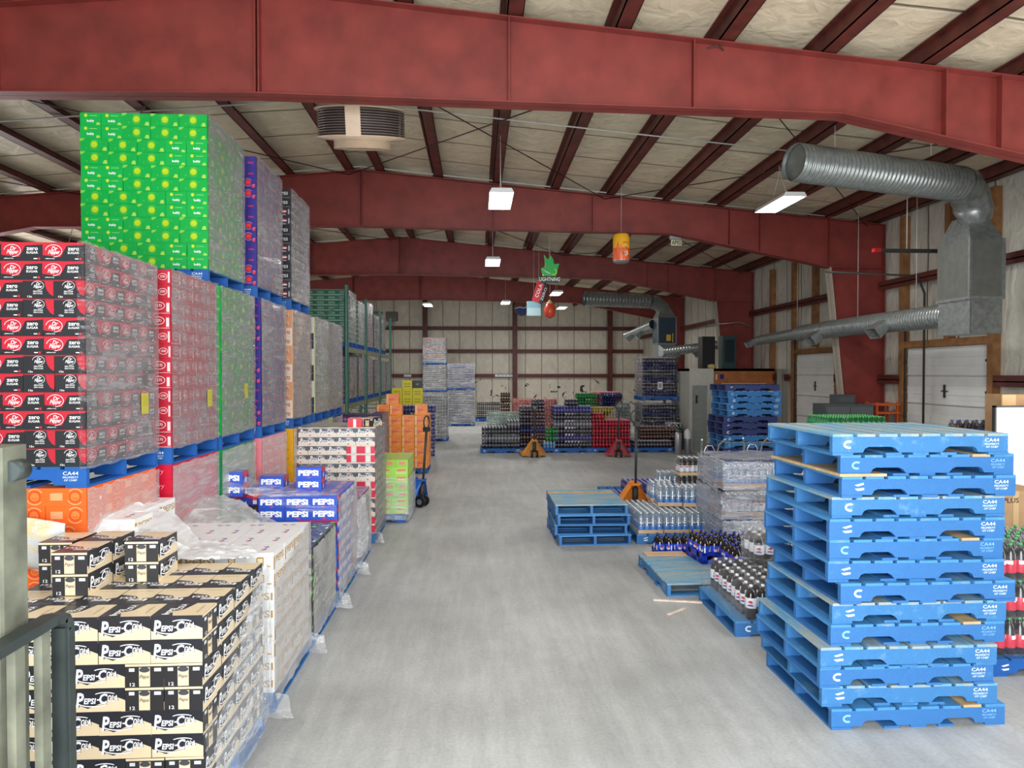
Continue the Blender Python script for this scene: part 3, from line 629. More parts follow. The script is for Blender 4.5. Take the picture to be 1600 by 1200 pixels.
D['zero'] = case_data('c', BK, BK, BK,
    [('p', [(-HL, HH), (HL, HH), (HL, HH - 0.014), (0.02, HH - 0.022), (-0.02, -0.035), (-HL, -0.022)], RD)] + oval_logo(-0.062, 0.006, 1.15, 'Dr', 'Pepper', W_) +
    [('t', 'zero', 0.065, 0.018, 0.072, 0.019, W_, 0, 0.05), ('t', 'SUGAR', 0.065, -0.006, 0.074, 0.015, W_), ('t', 'caffeine free', -0.085, -0.045, 0.06, 0.007, W_), ('d', 0.11, -0.046, 0.008, 0.009, RD), ('r', 0.075, -0.049, 0.098, -0.043, W_)],
    [('p', [(HW, HH), (0.04, HH), (0.055, 0), (0.075, -0.03), (HW, -0.045)], RD), ('r', -HW, HH - 0.008, HW, HH, (150, 40, 50))] + oval_logo(0.0, 0.024, 0.85, 'Dr', 'Pepper', W_) +
    [('t', 'ZERO SUGAR', 0, -0.014, 0.06, 0.009, W_), ('t', 'ZERO SUCRE', 0, -0.028, 0.06, 0.008, W_), ('t', '12x', -0.05, -0.048, 0.03, 0.012, W_)],
    [('p', [(-HL, HW), (HL, HW), (0.05, 0), (-HL, -0.03)], RD)])
D['drred'] = case_data('c', RD, RD, (160, 30, 44),
    oval_logo(-0.06, 0.0, 1.15, 'Dr', 'Pepper', W_) + [('o', 0.07, 0, 0.036, 0.028, 0.003, W_), ('t', '(23)', 0.07, 0, 0.04, 0.022, W_)] + [('r', 0.112, -0.05, 0.128, 0.04, (232, 196, 200))],
    [('o', 0.0, 0.006, 0.052, 0.034, 0.004, W_), ('t', '(23)', 0.0, 0.006, 0.055, 0.028, W_), ('r', 0.066, -0.045, 0.09, 0.03, (236, 206, 208)), ('r', -HW + 0.004, -HH + 0.004, HW - 0.004, -HH + 0.008, (240, 200, 205))])
D['lime'] = case_data('c', (0, 160, 64), (4, 166, 70), (0, 150, 60),
    smile(0.0, 0.006, 0.035, (140, 188, 20), (176, 206, 40), (90, 196, 80)) + [('p', [(-HL, HH), (-HL + 0.05, HH), (-HL + 0.03, HH - 0.02), (-HL, HH - 0.03)], (120, 196, 70)), ('p', [(0.075, -0.052), (0.12, -0.056), (0.115, -0.02), (0.09, -0.02)], (150, 205, 80)), ('d', 0.06, 0.03, 0.003, 0.003, (120, 220, 90)), ('d', -0.07, -0.03, 0.004, 0.004, (120, 220, 90))],
    [('d', -0.045, 0.034, 0.017, 0.017, YG), ('d', -0.045, 0.034, 0.009, 0.009, (206, 224, 60)), ('t', 'bubly', 0.0, -0.02, 0.066, 0.03, W_, 0, 0.06), ('r', -0.01, 0.030, 0.06, 0.034, (170, 220, 120)), ('p', [(0.05, -0.056), (0.09, -0.056), (0.085, -0.035), (0.06, -0.03)], (150, 205, 80))],
    [('d', 0, 0, 0.04, 0.04, YG)])
D['berry'] = case_data('c', (54, 44, 130), (54, 44, 130), (50, 40, 120),
    smile(-0.05, 0.008, 0.034, (206, 36, 52), (226, 60, 70), (214, 190, 220)) + [('t', 'bubly', 0.075, -0.015, 0.06, 0.03, (214, 60, 84), 0, 0.06)],
    smile(0.01, 0.01, 0.034, (206, 36, 52), (226, 60, 70), (214, 190, 220)) + [('d', 0.07, -0.035, 0.018, 0.016, (214, 60, 84)), ('r', 0.06, -0.02, 0.09, -0.012, (236, 120, 140))])
D['blackp'] = case_data('c', (40, 42, 46), (48, 50, 58), (70, 72, 78),
    [('t', 'PEPSI', 0.0, 0.005, 0.19, 0.042, (214, 214, 214), 0, 0.06), ('r', -HL, -HH, HL, -HH + 0.02, (84, 84, 86))],
    [('d', 0.02, 0.012, 0.03, 0.026, (196, 60, 70)), ('r', -0.01, 0.0, 0.05, 0.016, W_), ('t', 'ZERO', 0.02, -0.035, 0.05, 0.014, W_), ('r', 0.07, -0.03, 0.09, 0.04, (160, 160, 164))])
D['root'] = case_data('c', (226, 206, 182), (214, 150, 108), (220, 200, 176),
    [('t', 'Stewarts', 0.0, 0.005, 0.2, 0.06, (176, 62, 36), 0.2, 0.05)], [('r', -0.085, -0.04, 0.05, 0.045, (232, 196, 160)), ('t', 'ROOT', -0.01, 0.02, 0.12, 0.034, (170, 50, 30), 0, 0.05), ('t', 'BEER', -0.01, -0.024, 0.12, 0.034, (170, 50, 30), 0, 0.05)])
D['citrus'] = case_data('c', (196, 200, 190), (206, 212, 120), (190, 194, 184), [('t', '7UP', 0, 0, 0.12, 0.06, (40, 100, 60))], [('r', 0.03, -0.06, 0.09, 0.06, (38, 44, 60)), ('d', -0.03, 0.01, 0.03, 0.03, (150, 186, 60))])
D['pale'] = case_data('c', (150, 144, 140), (150, 146, 142), (150, 146, 142), [('t', 'PEPSI', 0, 0, 0.18, 0.04, (90, 90, 100))], [('d', 0, 0, 0.03, 0.03, (110, 110, 120))])
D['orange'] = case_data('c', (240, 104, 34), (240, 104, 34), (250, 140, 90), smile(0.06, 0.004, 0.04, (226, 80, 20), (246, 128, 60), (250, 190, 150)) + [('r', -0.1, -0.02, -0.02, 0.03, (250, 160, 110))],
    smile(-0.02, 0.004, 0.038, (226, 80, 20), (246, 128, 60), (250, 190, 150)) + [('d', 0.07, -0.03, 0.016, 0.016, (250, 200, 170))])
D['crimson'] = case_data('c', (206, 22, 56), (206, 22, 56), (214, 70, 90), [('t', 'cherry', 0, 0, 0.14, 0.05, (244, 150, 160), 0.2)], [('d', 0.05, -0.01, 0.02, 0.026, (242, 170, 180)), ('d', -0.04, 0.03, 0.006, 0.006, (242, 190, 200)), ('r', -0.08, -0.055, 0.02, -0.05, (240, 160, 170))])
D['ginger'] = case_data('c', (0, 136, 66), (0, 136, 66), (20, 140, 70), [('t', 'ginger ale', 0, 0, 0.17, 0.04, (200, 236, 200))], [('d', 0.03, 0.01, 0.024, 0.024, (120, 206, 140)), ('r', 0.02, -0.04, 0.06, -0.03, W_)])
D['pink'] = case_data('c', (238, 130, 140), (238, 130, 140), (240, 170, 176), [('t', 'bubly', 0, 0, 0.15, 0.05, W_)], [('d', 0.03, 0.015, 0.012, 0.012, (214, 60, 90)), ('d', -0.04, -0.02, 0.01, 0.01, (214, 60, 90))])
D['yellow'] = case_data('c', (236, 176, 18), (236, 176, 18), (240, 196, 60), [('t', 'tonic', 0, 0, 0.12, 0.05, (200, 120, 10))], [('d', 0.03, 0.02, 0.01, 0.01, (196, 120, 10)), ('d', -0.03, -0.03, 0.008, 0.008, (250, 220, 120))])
D['cream'] = case_data('c', CREAM, (46, 46, 48), CREAM,
    [('p', [(-HL, HH), (HL, HH), (HL, -0.006), (0.07, 0.02), (0.0, -0.02), (-0.06, -0.045), (-HL, -0.016)], (40, 42, 48))] + script(-0.005, 0.006, 1.18, (250, 250, 250), (54, 62, 84)),
    tab(HW, HH, CREAM) + [('r', -0.028, -0.058, 0.028, 0.042, (226, 206, 170)), ('d', 0, 0.03, 0.027, 0.014, (70, 72, 78)), ('t', 'Pepsi', 0, -0.008, 0.05, 0.024, (60, 60, 64), 0.3), ('r', -0.078, 0.022, -0.05, 0.04, (210, 212, 216)), ('r', 0.05, 0.022, 0.085, 0.04, (210, 212, 216)), ('t', '12', -0.06, -0.045, 0.026, 0.018, W_)],
    [('p', [(-HL, HW), (0.0, HW), (-0.02, 0.02), (-0.05, -0.03), (-0.02, -HW), (-HL, -HW)], (44, 46, 54)), ('p', [(0, HW), (0.03, HW), (0.0, 0.0), (-0.04, -0.03)], (44, 46, 54))] + [('t', 'PEPSI', -0.062, -0.03, 0.09, 0.032, (246, 246, 246), 0.15, 0.1, R(90)), ('t', 'COLA', -0.03, 0.035, 0.085, 0.036, (246, 246, 246), 0.15, 0.1, R(90)), ('d', -0.068, -0.078, 0.02, 0.008, (246, 246, 246))] + [('t', 'natural flavour', 0.085, 0, 0.11, 0.010, (110, 96, 76), 0, 0, R(90))])
GOLD = (186, 140, 60)
D['whitep'] = case_data('c', (236, 236, 234), (232, 232, 230), (238, 238, 238),
    [('t', 'PEPSI', 0.02, 0.0, 0.20, 0.052, GOLD, 0, 0.06), ('r', -HL, -HH + 0.002, -HL + 0.03, HH - 0.03, (196, 148, 66)), ('r', 0.0, -HH, 0.004, -HH + 0.01, GOLD)],
    [('r', -0.02, -0.03, 0.03, 0.03, GOLD), ('r', -0.012, -0.02, 0.022, 0.02, (232, 216, 180)), ('r', 0.05, -0.04, 0.08, -0.03, GOLD)],
    [('d', -0.03, 0, 0.028, 0.02, (196, 60, 84)), ('p', [(-0.05, 0.012), (0.0, -0.014), (0.012, 0.0), (-0.03, 0.02)], (240, 240, 240)), ('d', 0.03, 0, 0.022, 0.018, (50, 70, 160)), ('p', [(0.0, 0.01), (0.05, -0.008), (0.055, 0.002), (0.01, 0.018)], (240, 240, 240))])
LG = (150, 216, 40)
D['dew'] = case_data('c', (44, 50, 56), (50, 56, 60), (44, 52, 84),
    [('p', [(-0.12, -0.05), (-0.05, 0.05), (-0.03, 0.03), (-0.09, -0.05)], (120, 130, 130)), ('o', 0.04, 0, 0.04, 0.035, 0.01, (170, 176, 176)), ('p', [(-0.02, -0.05), (0.02, 0.02), (0.03, -0.05)], (150, 160, 160)), ('r', 0.1, 0.02, HL, 0.05, LG), ('r', -HL, -0.04, -0.11, -0.01, LG)],
    [('p', [(-0.09, -0.04), (0.02, 0.055), (0.06, 0.05), (-0.03, -0.05)], LG), ('r', 0.05, -0.05, 0.09, 0.0, (200, 204, 204)), ('r', -0.09, 0.02, -0.05, 0.05, (130, 160, 200))],
    [('p', [(-0.12 + 0.05 * k, -0.09 + 0.03 * (k % 3)), (-0.08 + 0.05 * k, -0.06 + 0.03 * (k % 3)), (-0.095 + 0.05 * k, -0.03 + 0.03 * (k % 3)), (-0.11 + 0.05 * k, -0.06 + 0.03 * (k % 3))], (110, 150, 190)) for k in range(5)] + [('r', -0.1, 0.05, 0.0, 0.065, (150, 190, 210)), ('r', 0.03, -0.08, 0.11, -0.06, (230, 234, 236)), ('r', 0.09, 0.04, HL, 0.085, LG)])
D['bluep'] = case_data('c', PB, (50, 54, 150), (70, 100, 200),
    [('t', 'PEPSi', -0.005, 0.004, 0.215, 0.062, (250, 250, 252), 0, 0.16), ('p', [(-0.03, -0.04), (0.03, -0.04), (0.0, -0.054)], (214, 60, 90))],
    [('p', [(-HW, HH), (HW, HH), (HW, 0.03), (0.0, 0.0), (-HW, 0.03)], (196, 34, 52)), ('d', 0, 0.005, 0.022, 0.03, (230, 60, 70)), ('r', -0.02, -0.05, 0.02, -0.01, (220, 226, 240))],
    [('r', -0.1, -0.03, 0.1, 0.03, (150, 170, 226)), ('d', 0, 0, 0.04, 0.03, (230, 120, 130))])
D['wild'] = case_data('c', (120, 90, 110), (96, 30, 50), (176, 150, 176), [('t', 'WILD CHERRY', 0, 0, 0.2, 0.035, (230, 220, 226))], [('r', -0.05, -0.05, 0.05, 0.04, (190, 40, 60)), ('t', 'PEPSI', 0, 0, 0.08, 0.03, W_)], [('r', -0.12, -0.08, 0.02, 0.08, (120, 90, 170)), ('p', [(0.03, -0.09), (0.12, -0.04), (0.12, 0.09), (0.06, 0.06)], (206, 90, 110))])
D['mix'] = case_data('c', (232, 222, 206), (226, 214, 196), (214, 204, 186),
    [('p', [(-HL, HH - 0.012), (HL, HH - 0.012), (HL, -0.02), (0.05, 0.012), (-0.03, -0.02), (-HL, -0.006)], (92, 96, 104))] + script(0.0, 0.006, 1.12, (250, 250, 250), (44, 60, 100)) + [('d', 0.03, -0.045, 0.012, 0.007, (190, 40, 60))],
    [('r', -HW, -HH + 0.006, -0.035, HH - 0.018, (222, 46, 80)), ('r', 0.04, -HH + 0.006, HW, HH - 0.018, (222, 46, 80)), ('r', -0.02, -0.04, 0.025, 0.03, (230, 232, 236))],
    [('r', -0.12, -0.09, 0.0, 0.09, (150, 148, 140))])
D['mixred'] = case_data('c', (214, 36, 56), (222, 46, 60), (220, 208, 190), [('r', -0.03, -HH, 0.02, HH - 0.015, W_), ('r', -HL, HH - 0.016, HL, HH, (232, 220, 196))], [('r', -0.02, -HH, 0.02, HH - 0.015, W_)])
D['limebox'] = case_data('c', (166, 222, 88), (150, 214, 60), (176, 206, 90), [('p', [(-0.05, 0.03), (0.09, 0.035), (0.11, 0.01), (-0.02, 0.0)], (238, 110, 110)), ('r', -0.06, -0.04, 0.1, -0.02, (230, 214, 120))], [('r', -0.05, -0.02, 0.06, 0.03, (232, 130, 120))])
D['sun'] = case_data('c', (246, 148, 40), (248, 156, 36), (250, 176, 60),
    [('p', [(-0.12, -0.085), (-0.04, -0.085), (0.12, 0.06), (0.12, 0.10), (-0.12, 0.03)], (246, 110, 62)), ('r', -0.135, -0.10, -0.09, 0.10, (236, 190, 140)), ('t', 'CRUSH', 0.02, 0.04, 0.17, 0.045, (250, 170, 130)), ('t', 'CRUSH', 0.02, -0.06, 0.17, 0.045, (250, 170, 130)), ('r', -0.14, -0.004, 0.14, 0.0, (190, 90, 40))],
    [('r', -0.08, -0.08, 0.05, 0.08, (246, 118, 70)), ('r', -0.12, -0.004, 0.12, 0.0, (190, 90, 40))], (), 0.295, 0.26, 0.25)
D['purple'] = case_data('c', (62, 30, 84), (62, 30, 84), (80, 50, 100), [('p', [(-0.07, 0), (0, 0.075), (0.07, 0), (0, -0.075)], (112, 56, 128)), ('p', [(-0.035, 0), (0, 0.038), (0.035, 0), (0, -0.038)], (170, 130, 180)), ('r', -0.13, 0.07, -0.08, 0.09, (40, 20, 60)), ('r', 0.09, -0.09, 0.13, -0.06, (36, 18, 54))], [('p', [(-0.05, 0), (0, 0.05), (0.05, 0), (0, -0.05)], (120, 66, 134))], (), 0.29, 0.26, 0.2)
D['gold'] = case_data('c', (236, 220, 20), (230, 214, 16), (240, 226, 60), [('t', 'ICED TEA', 0, 0.01, 0.2, 0.05, (70, 66, 20)), ('r', -0.1, -0.08, 0.1, -0.06, (120, 110, 20))], [('t', 'TEA', 0, 0.01, 0.12, 0.05, (70, 66, 20))], (), 0.32, 0.28, 0.25)
D['darkbox'] = case_data('c', (34, 36, 40), (34, 36, 40), (50, 52, 56), [('t', 'H2O', 0, 0, 0.1, 0.06, (190, 190, 196))], [('r', -0.03, -0.02, 0.03, 0.05, (180, 180, 186))], (), 0.32, 0.28, 0.25)
D['teal'] = case_data('c', (28, 118, 84), (28, 112, 80), (60, 140, 110), [('r', -HL, -HH, HL, -HH + 0.03, (150, 196, 178)), ('t', 'SODA', 0, 0.01, 0.16, 0.05, (190, 226, 210))], [('r', -HW, -HH, HW, -HH + 0.03, (150, 196, 178))])
D['slate'] = case_data('c', (92, 90, 98), (76, 78, 90), (110, 108, 112), [('r', -0.05, -0.04, 0.05, 0.04, (170, 164, 166)), ('t', 'COLA', 0, 0, 0.08, 0.04, (40, 42, 60))], [('d', 0, 0, 0.05, 0.04, (50, 52, 76)), ('t', 'COLA', 0, 0, 0.08, 0.03, (210, 210, 216))])
NAMES = dict(zero='zero_sugar_case', drred='red_soda_case', lime='lime_water_case', berry='berry_water_case', blackp='black_cola_case', root='root_beer_case', citrus='citrus_soda_case', pale='pale_cola_case',
    orange='orange_water_case', crimson='cherry_soda_case', ginger='ginger_ale_case', pink='pink_water_case', yellow='tonic_case', cream='cream_cola_case', whitep='white_cola_case', dew='citrus_dew_case', bluep='blue_cola_case',
    wild='wild_cherry_case', mix='vintage_cola_case', mixred='red_white_cola_case', limebox='lime_soda_case', sun='orange_soda_box', purple='grape_drink_box', gold='iced_tea_box', darkbox='water_box', teal='sparkling_water_case', slate='dark_cola_case')
LOOK = dict(zero='black-red soda case', drred='red soda case', lime='bright green case', berry='navy red-dotted case', blackp='black cola case', root='cream rust case', citrus='lime grey case', pale='pale grey case',
    orange='orange can case', crimson='crimson case', ginger='dark green case', pink='pink can case', yellow='golden yellow case', cream='black-cream cola case', whitep='gold-lettered white case', dew='black-green patterned case', bluep='blue cola case',
    wild='purple-red cherry case', mix='cream-grey cola case', mixred='red-white case', limebox='lime green case', sun='orange box', purple='purple diamond box', gold='yellow box', darkbox='black box', teal='teal green case', slate='dark grey cola case')
for k, me in D.items(): me.name = NAMES[k]
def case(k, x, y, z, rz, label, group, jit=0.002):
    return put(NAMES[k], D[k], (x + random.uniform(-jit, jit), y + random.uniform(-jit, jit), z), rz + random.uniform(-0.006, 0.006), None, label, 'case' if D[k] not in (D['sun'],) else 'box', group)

def cells(front_type, n):
    """front run from the aisle corner: list of (width, orientation) for one layer"""
    return ([(CL, 0), (CL, 0), (CL, 0), (CW, 1), (CW, 1)] if front_type else [(CW, 1), (CW, 1), (CL, 0), (CL, 0), (CL, 0)])[:n]
def load(k, xr, y, z, layers, where, nf=5, first=0, back=False, fill=False, phase=0, alt=None, side=True, mirror=False, pairs=True, skip=None, ymax=99, nside=5):
    """cases on a pallet: xr is the aisle-side edge (the left one when mirror), y the front, z the underside; only the outer courses that show"""
    sg = 1 if mirror else -1
    for l in range(first, layers):
        ft = ((l // 2 if pairs else l) + phase) % 2 == 0; zz = z + l * CH; u = 0.0
        lay = layers - l
        kk = alt(l) if alt else k
        for i, (wd, o) in enumerate([(CL, 0)] * 4 if fill and ft else cells(ft, 5)):
            if i >= nf: break
            dp = CW if o == 0 else CL
            if not (skip and skip(l, 'f', i)):
                case(kk, xr + sg * (u + wd / 2), y + dp / 2, zz, 0 if o == 0 else R(90) * (1 if mirror else 1), '%s, %s row down, %s from corner, front of %s' % (LOOK[kk], ordn(lay), ordn(i + 1), where), 'cans on ' + where)
            u += wd
        if side:
            # along the aisle face behind the corner case
            run = [(CL, 1)] * 3 if ft else [(CL, 1)] * 2 + [(CW, 0)]
            v = CW if ft else CL; 
            for i, (wd, o) in enumerate(run):
                if i + 1 >= nside: break
                ex = CL if o == 0 else CW
                if not (skip and skip(l, 's', i)):
                    case(kk, xr + sg * ex / 2, y + v + wd / 2, zz, 0 if o == 0 else R(90), '%s, %s row down, %s back, aisle side of %s' % (LOOK[kk], ordn(lay), ordn(i + 1), where), 'cans on ' + where)
                v += wd
        if (fill and l == layers - 1) or back:
            # inner cases of the top layer
            v0 = CW if ft else CL
            for r in range(3):
                last = not ft and r == 2
                for c in range(1, 4 if last else 6):
                    xx = (CL if last else CW) * (c + 0.5); yy = y + v0 + (2 * CL + HW if last else CL * (r + 0.5))
                    if xx > 1.16: continue
                    case(kk, xr + sg * xx, yy, zz, 0 if last else R(90), '%s, top layer, %s course back, %s inward, %s' % (LOOK[kk], ordn(r + 2), ordn(c + 1), where), 'cans on ' + where)

def film(xa, xb, y0, y1, z0, z1, label, m=None, sides='frbl', amp=0.006, top=False, drop=None, seed=0, name='stretch_film'):
    """stretch film round a load: a wrinkled skin on the named sides (f front, r right, b back, l left)"""
    rnd = random.Random(seed + int(xa * 100) + int(y0 * 37)); g = 0.012; xa -= g; xb += g; y0 -= g; y1 += g
    path = {'f': ((xa, y0), (xb, y0)), 'r': ((xb, y0), (xb, y1)), 'b': ((xb, y1), (xa, y1)), 'l': ((xa, y1), (xa, y0))}
    pts = []; 
    for s_ in sides:
        (ax, ay), (bx, by) = path[s_]; n = max(6, int(math.hypot(bx - ax, by - ay) / 0.07))
        for k in range(n + (1 if s_ == sides[-1] else 0)): pts.append((ax + (bx - ax) * k / n, ay + (by - ay) * k / n))
    nz = max(5, int((z1 - z0) / 0.09)); mb = MB(); vs = []; n = len(pts); cx, cy = (xa + xb) / 2, (y0 + y1) / 2
    for j in range(nz + 1):
        f = j / nz
        for i, (x, y) in enumerate(pts):
            dx, dy = x - cx, y - cy; q = max(abs(dx) / (xb - cx), abs(dy) / (y1 - cy)); o = amp * (0.3 + rnd.random()); ln = math.hypot(dx, dy)
            zt = z1 if drop is None else drop(x, y, z1)
            vs.append((x + dx / ln * o, y + dy / ln * o, z0 + (zt - z0) * f + (rnd.uniform(-0.01, 0.01) if j in (0, nz) else 0)))
    closed = len(sides) == 4; fs = []
    for j in range(nz):
        for i in range(n - 1): fs.append((j * n + i, j * n + i + 1, (j + 1) * n + i + 1, (j + 1) * n + i))
    mb.add(vs, fs, m or M_FILM, True)
    if top:
        nt = 10; vs = []
        for j in range(nt + 1):
            for i in range(nt + 1): vs.append((xa + (xb - xa) * i / nt, y0 + (y1 - y0) * j / nt, z1 + 0.006 + amp * rnd.random()))
        mb.add(vs, [(j * (nt + 1) + i, j * (nt + 1) + i + 1, (j + 1) * (nt + 1) + i + 1, (j + 1) * (nt + 1) + i) for j in range(nt) for i in range(nt)], m or M_FILM, True)
    return mb.build(name, label=label, cat='plastic film')
def drape(pts, label, nu=40, nv=26, amp=0.03, m=None, seed=1, name='loose_film'):
    """loose crumpled film sheet hung over a coarse grid of support points (rows of points)"""
    rnd = random.Random(seed); ph = [rnd.uniform(0, 6.28) for _ in range(12)]
    rows = len(pts); cols = len(pts[0]); vs = []
    def ev(u, v):
        a = v * (rows - 1); j = min(int(a), rows - 2); fa = a - j; b = u * (cols - 1); i = min(int(b), cols - 2); fb = b - i
        fa = fa * fa * (3 - 2 * fa); p = [Vector(pts[j][i]), Vector(pts[j][i + 1]), Vector(pts[j + 1][i]), Vector(pts[j + 1][i + 1])]
        return p[0].lerp(p[1], fb).lerp(p[2].lerp(p[3], fb), fa)
    for j in range(nv + 1):
        for i in range(nu + 1):
            u, v = i / nu, j / nv; p = ev(u, v)
            w1 = math.sin(u * 34 + 6 * v + ph[0]) * 0.35 + math.sin(u * 61 - 9 * v + ph[1]) * 0.3 + math.sin(v * 27 + 14 * u + ph[2]) * 0.25 + rnd.uniform(-0.35, 0.35)
            vs.append(p + Vector((w1 * 0.5, -w1 * 0.6, abs(w1) * 0.9)) * amp)
    mb = MB(); mb.add(vs, [(j * (nu + 1) + i, j * (nu + 1) + i + 1, (j + 1) * (nu + 1) + i + 1, (j + 1) * (nu + 1) + i) for j in range(nv) for i in range(nu)], m or M_FILMW, True)
    return mb.build(name, label=label, cat='plastic film')

# ------------------------------------------------------------------ left side, rear row: three levels of wrapped loads against each other
XA = -2.60; LV = 1.63
YA = [4.68, 5.84, 6.92, 8.12, 9.50, 10.72, 11.85]
lev2 = ['zero', 'drred', 'lime', 'berry', 'root', 'citrus', 'pale']
lev1 = ['orange', 'crimson', 'ginger', 'pink', 'yellow', 'slate', 'limebox']
nm2 = ['black-red tower', 'plain red tower', 'green middle tower', 'navy middle tower', 'rust lettered tower', 'grey lime tower', 'last grey tower']
nm1 = ['orange base load', 'crimson base load', 'dark green base load', 'pink base load', 'yellow base load', 'grey base load', 'last base load']
XO = [0, 0.05, 0.06, 0.08, 0.08, 0.09, 0.09]
for i, y in enumerate(YA):
    XA = -2.60 + XO[i]; xc = XA - 0.61; yc = y + 0.51
    pallet(xc, yc, 0, 'blue pallet on the floor under the %s' % nm1[i], 'blue')
    load(lev1[i], XA, y, 0.142, 12, nm1[i], nf=5 if i == 0 else 1, first=4 if i < 4 else 6, phase=1, side=i < 6)
    film(XA - 1.2, XA, y, y + 1.0, 0.1, 1.62, 'milky film round the %s' % nm1[i], M_FILML, sides='r')
    pallet(xc, yc, LV, 'blue pallet between the %s and the %s' % (nm1[i], nm2[i]), 'blue')
    load(lev2[i], XA, y, LV + 0.142, 12, nm2[i], nf=5 if i == 0 else 1, phase=1 if i == 0 else i % 2, nside=5)
    film(XA - 1.2, XA, y, y + 1.0, LV + 0.13, LV + 1.635, 'stretch film round the %s' % nm2[i], sides='r', amp=0.007)
XA = -2.60
film(XA - 0.02, XA, 4.68, 4.70, LV + 0.13, LV + 1.64, 'narrow fold of film on front corner of the black-red tower', sides='f')
for i, (yy, k, nm) in enumerate(((6.78, 'lime', 'green top tower'), (8.05, 'berry', 'purple-navy top tower'), (9.46, 'blackp', 'black lettered top tower'))):
    XA = -2.60 + (0, 0.06, 0.07)[i]; xc = XA - 0.61
    pallet(xc, yy + 0.51, 2 * LV, 'blue pallet high up under the %s' % nm, 'blue')
    load(k, XA, yy, 2 * LV + 0.142, 12, nm, nf=5 if i == 0 else 2, phase=1)
    film(XA - 1.2, XA, yy, yy + 1.0, 2 * LV + 0.13, 2 * LV + 1.64, 'stretch film round the %s' % nm, sides='r', amp=0.008, top=False)
XA = -2.60
M_TAG = mat('yellow_tag', (180, 174, 66), 0.6)
for (y, z, nm) in ((5.44, 2.16, 'black-red tower'), (6.6, 2.16, 'plain red tower'), (7.62, 2.2, 'green middle tower'), (5.5, 0.6, 'orange base load')):
    mb = MB(); mb.box(0, -0.055, -0.08, 0.002, 0.055, 0.08, M_TAG); mb.box(0.002, -0.045, -0.02, 0.0025, 0.045, 0.06, mat('tag_print', (176, 166, 50), 0.6))
    mb.build('shipping_tag', label='yellow shipping tag stuck on film of the %s' % nm, cat='label', loc=(XA + 0.026 + (0.05 if y > 6.2 else 0), y, z))

# ------------------------------------------------------------------ left side, aisle row on the floor
XB = -1.43
def base(y, lab, kind='bright', n=XB): pallet(n - 0.61, y + 0.51, 0, lab, kind)
# open black and cream cola load
base(3.62, 'blue pallet under the open black and cream cola load', 'bright')
load('cream', XB, 3.62, 0.142, 8, 'open cream load', fill=True, phase=1, back=False)
for c, (x, y, rz) in enumerate(((-2.02, 4.34, R(90)), (-2.30, 4.10, R(90)), (-2.30, 4.37, R(90)), (-2.52, 4.34, R(90)))):
    for l in range(2):
        case('cream', x, y, 0.142 + (8 + l) * CH, rz, 'black-cream cola case, %s of two on the load top, stack %s from aisle' % (('lower', 'upper')[l], ordn(c + 1)), 'spare cola cases on the open load')
film(XB - 1.2, XB, 3.62, 4.64, 0.1, 1.1, 'film hanging down the aisle side of the cream cola load', M_FILMC, sides='r', drop=lambda x, y, z: 0.55 + 0.55 * min(1, max(0, (y - 3.75) / 0.85)) ** 0.6, amp=0.012)
drape([[(-1.40, 4.70, 1.16), (-1.40, 4.55, 1.14), (-1.40, 4.30, 1.0), (-1.39, 4.0, 0.72), (-1.39, 3.7, 0.5)], [(-1.39, 4.68, 0.6), (-1.37, 4.5, 0.55), (-1.35, 4.25, 0.45), (-1.35, 3.95, 0.3), (-1.36, 3.62, 0.2)], [(-1.39, 4.68, 0.15), (-1.37, 4.5, 0.12), (-1.35, 4.25, 0.1), (-1.36, 3.95, 0.1), (-1.37, 3.6, 0.1)]],
      'crumpled clear film sagging beside the cream cola cases on the aisle side', 44, 22, 0.03, m_film('loose_film_thin', 0.06, 0.34, 0.5, (235, 238, 242)), 3)
# white load with gold lettering
base(4.86, 'blue pallet under the white and gold cola load', 'bright')
load('whitep', XB + 0.005, 4.86, 0.142, 8, 'white cola load', fill=True, phase=0)
film(XB - 1.2, XB, 4.86, 5.86, 0.08, 1.14, 'milky film on the aisle side of the white cola load', M_FILML, sides='r', amp=0.01, drop=lambda x, y, z: 0.92 + 0.22 * min(1, max(0, (y - 4.9) / 0.8)))
for c, (x, y) in enumerate(((-2.47, 4.98), (-2.56, 5.28), (-2.56, 5.56))):
    for l in range(2 if c else 2):
        case('whitep', x, y + 0.0, 0.142 + (8 + l) * CH, R(90), 'white gold-lettered case, %s of pair, %s along the wall side of the white load' % (('lower', 'upper')[l], ordn(c + 1)), 'spare white cases')
drape([[(-2.75, 4.60, 1.17), (-2.3, 4.56, 1.155), (-1.95, 4.60, 1.155), (-1.50, 4.72, 1.13)], [(-2.70, 4.86, 1.42), (-2.32, 4.84, 1.30), (-1.98, 4.84, 1.17), (-1.52, 4.83, 1.15)], [(-2.68, 5.3, 1.44), (-2.30, 5.35, 1.30), (-2.02, 5.08, 1.17), (-1.60, 4.93, 1.155)]],
      'bunched film lying between the cream and the white cola load tops', 56, 26, 0.022, m_film('loose_film_mid', 0.72, 0.9, 0.8, (250, 251, 252)), 5)
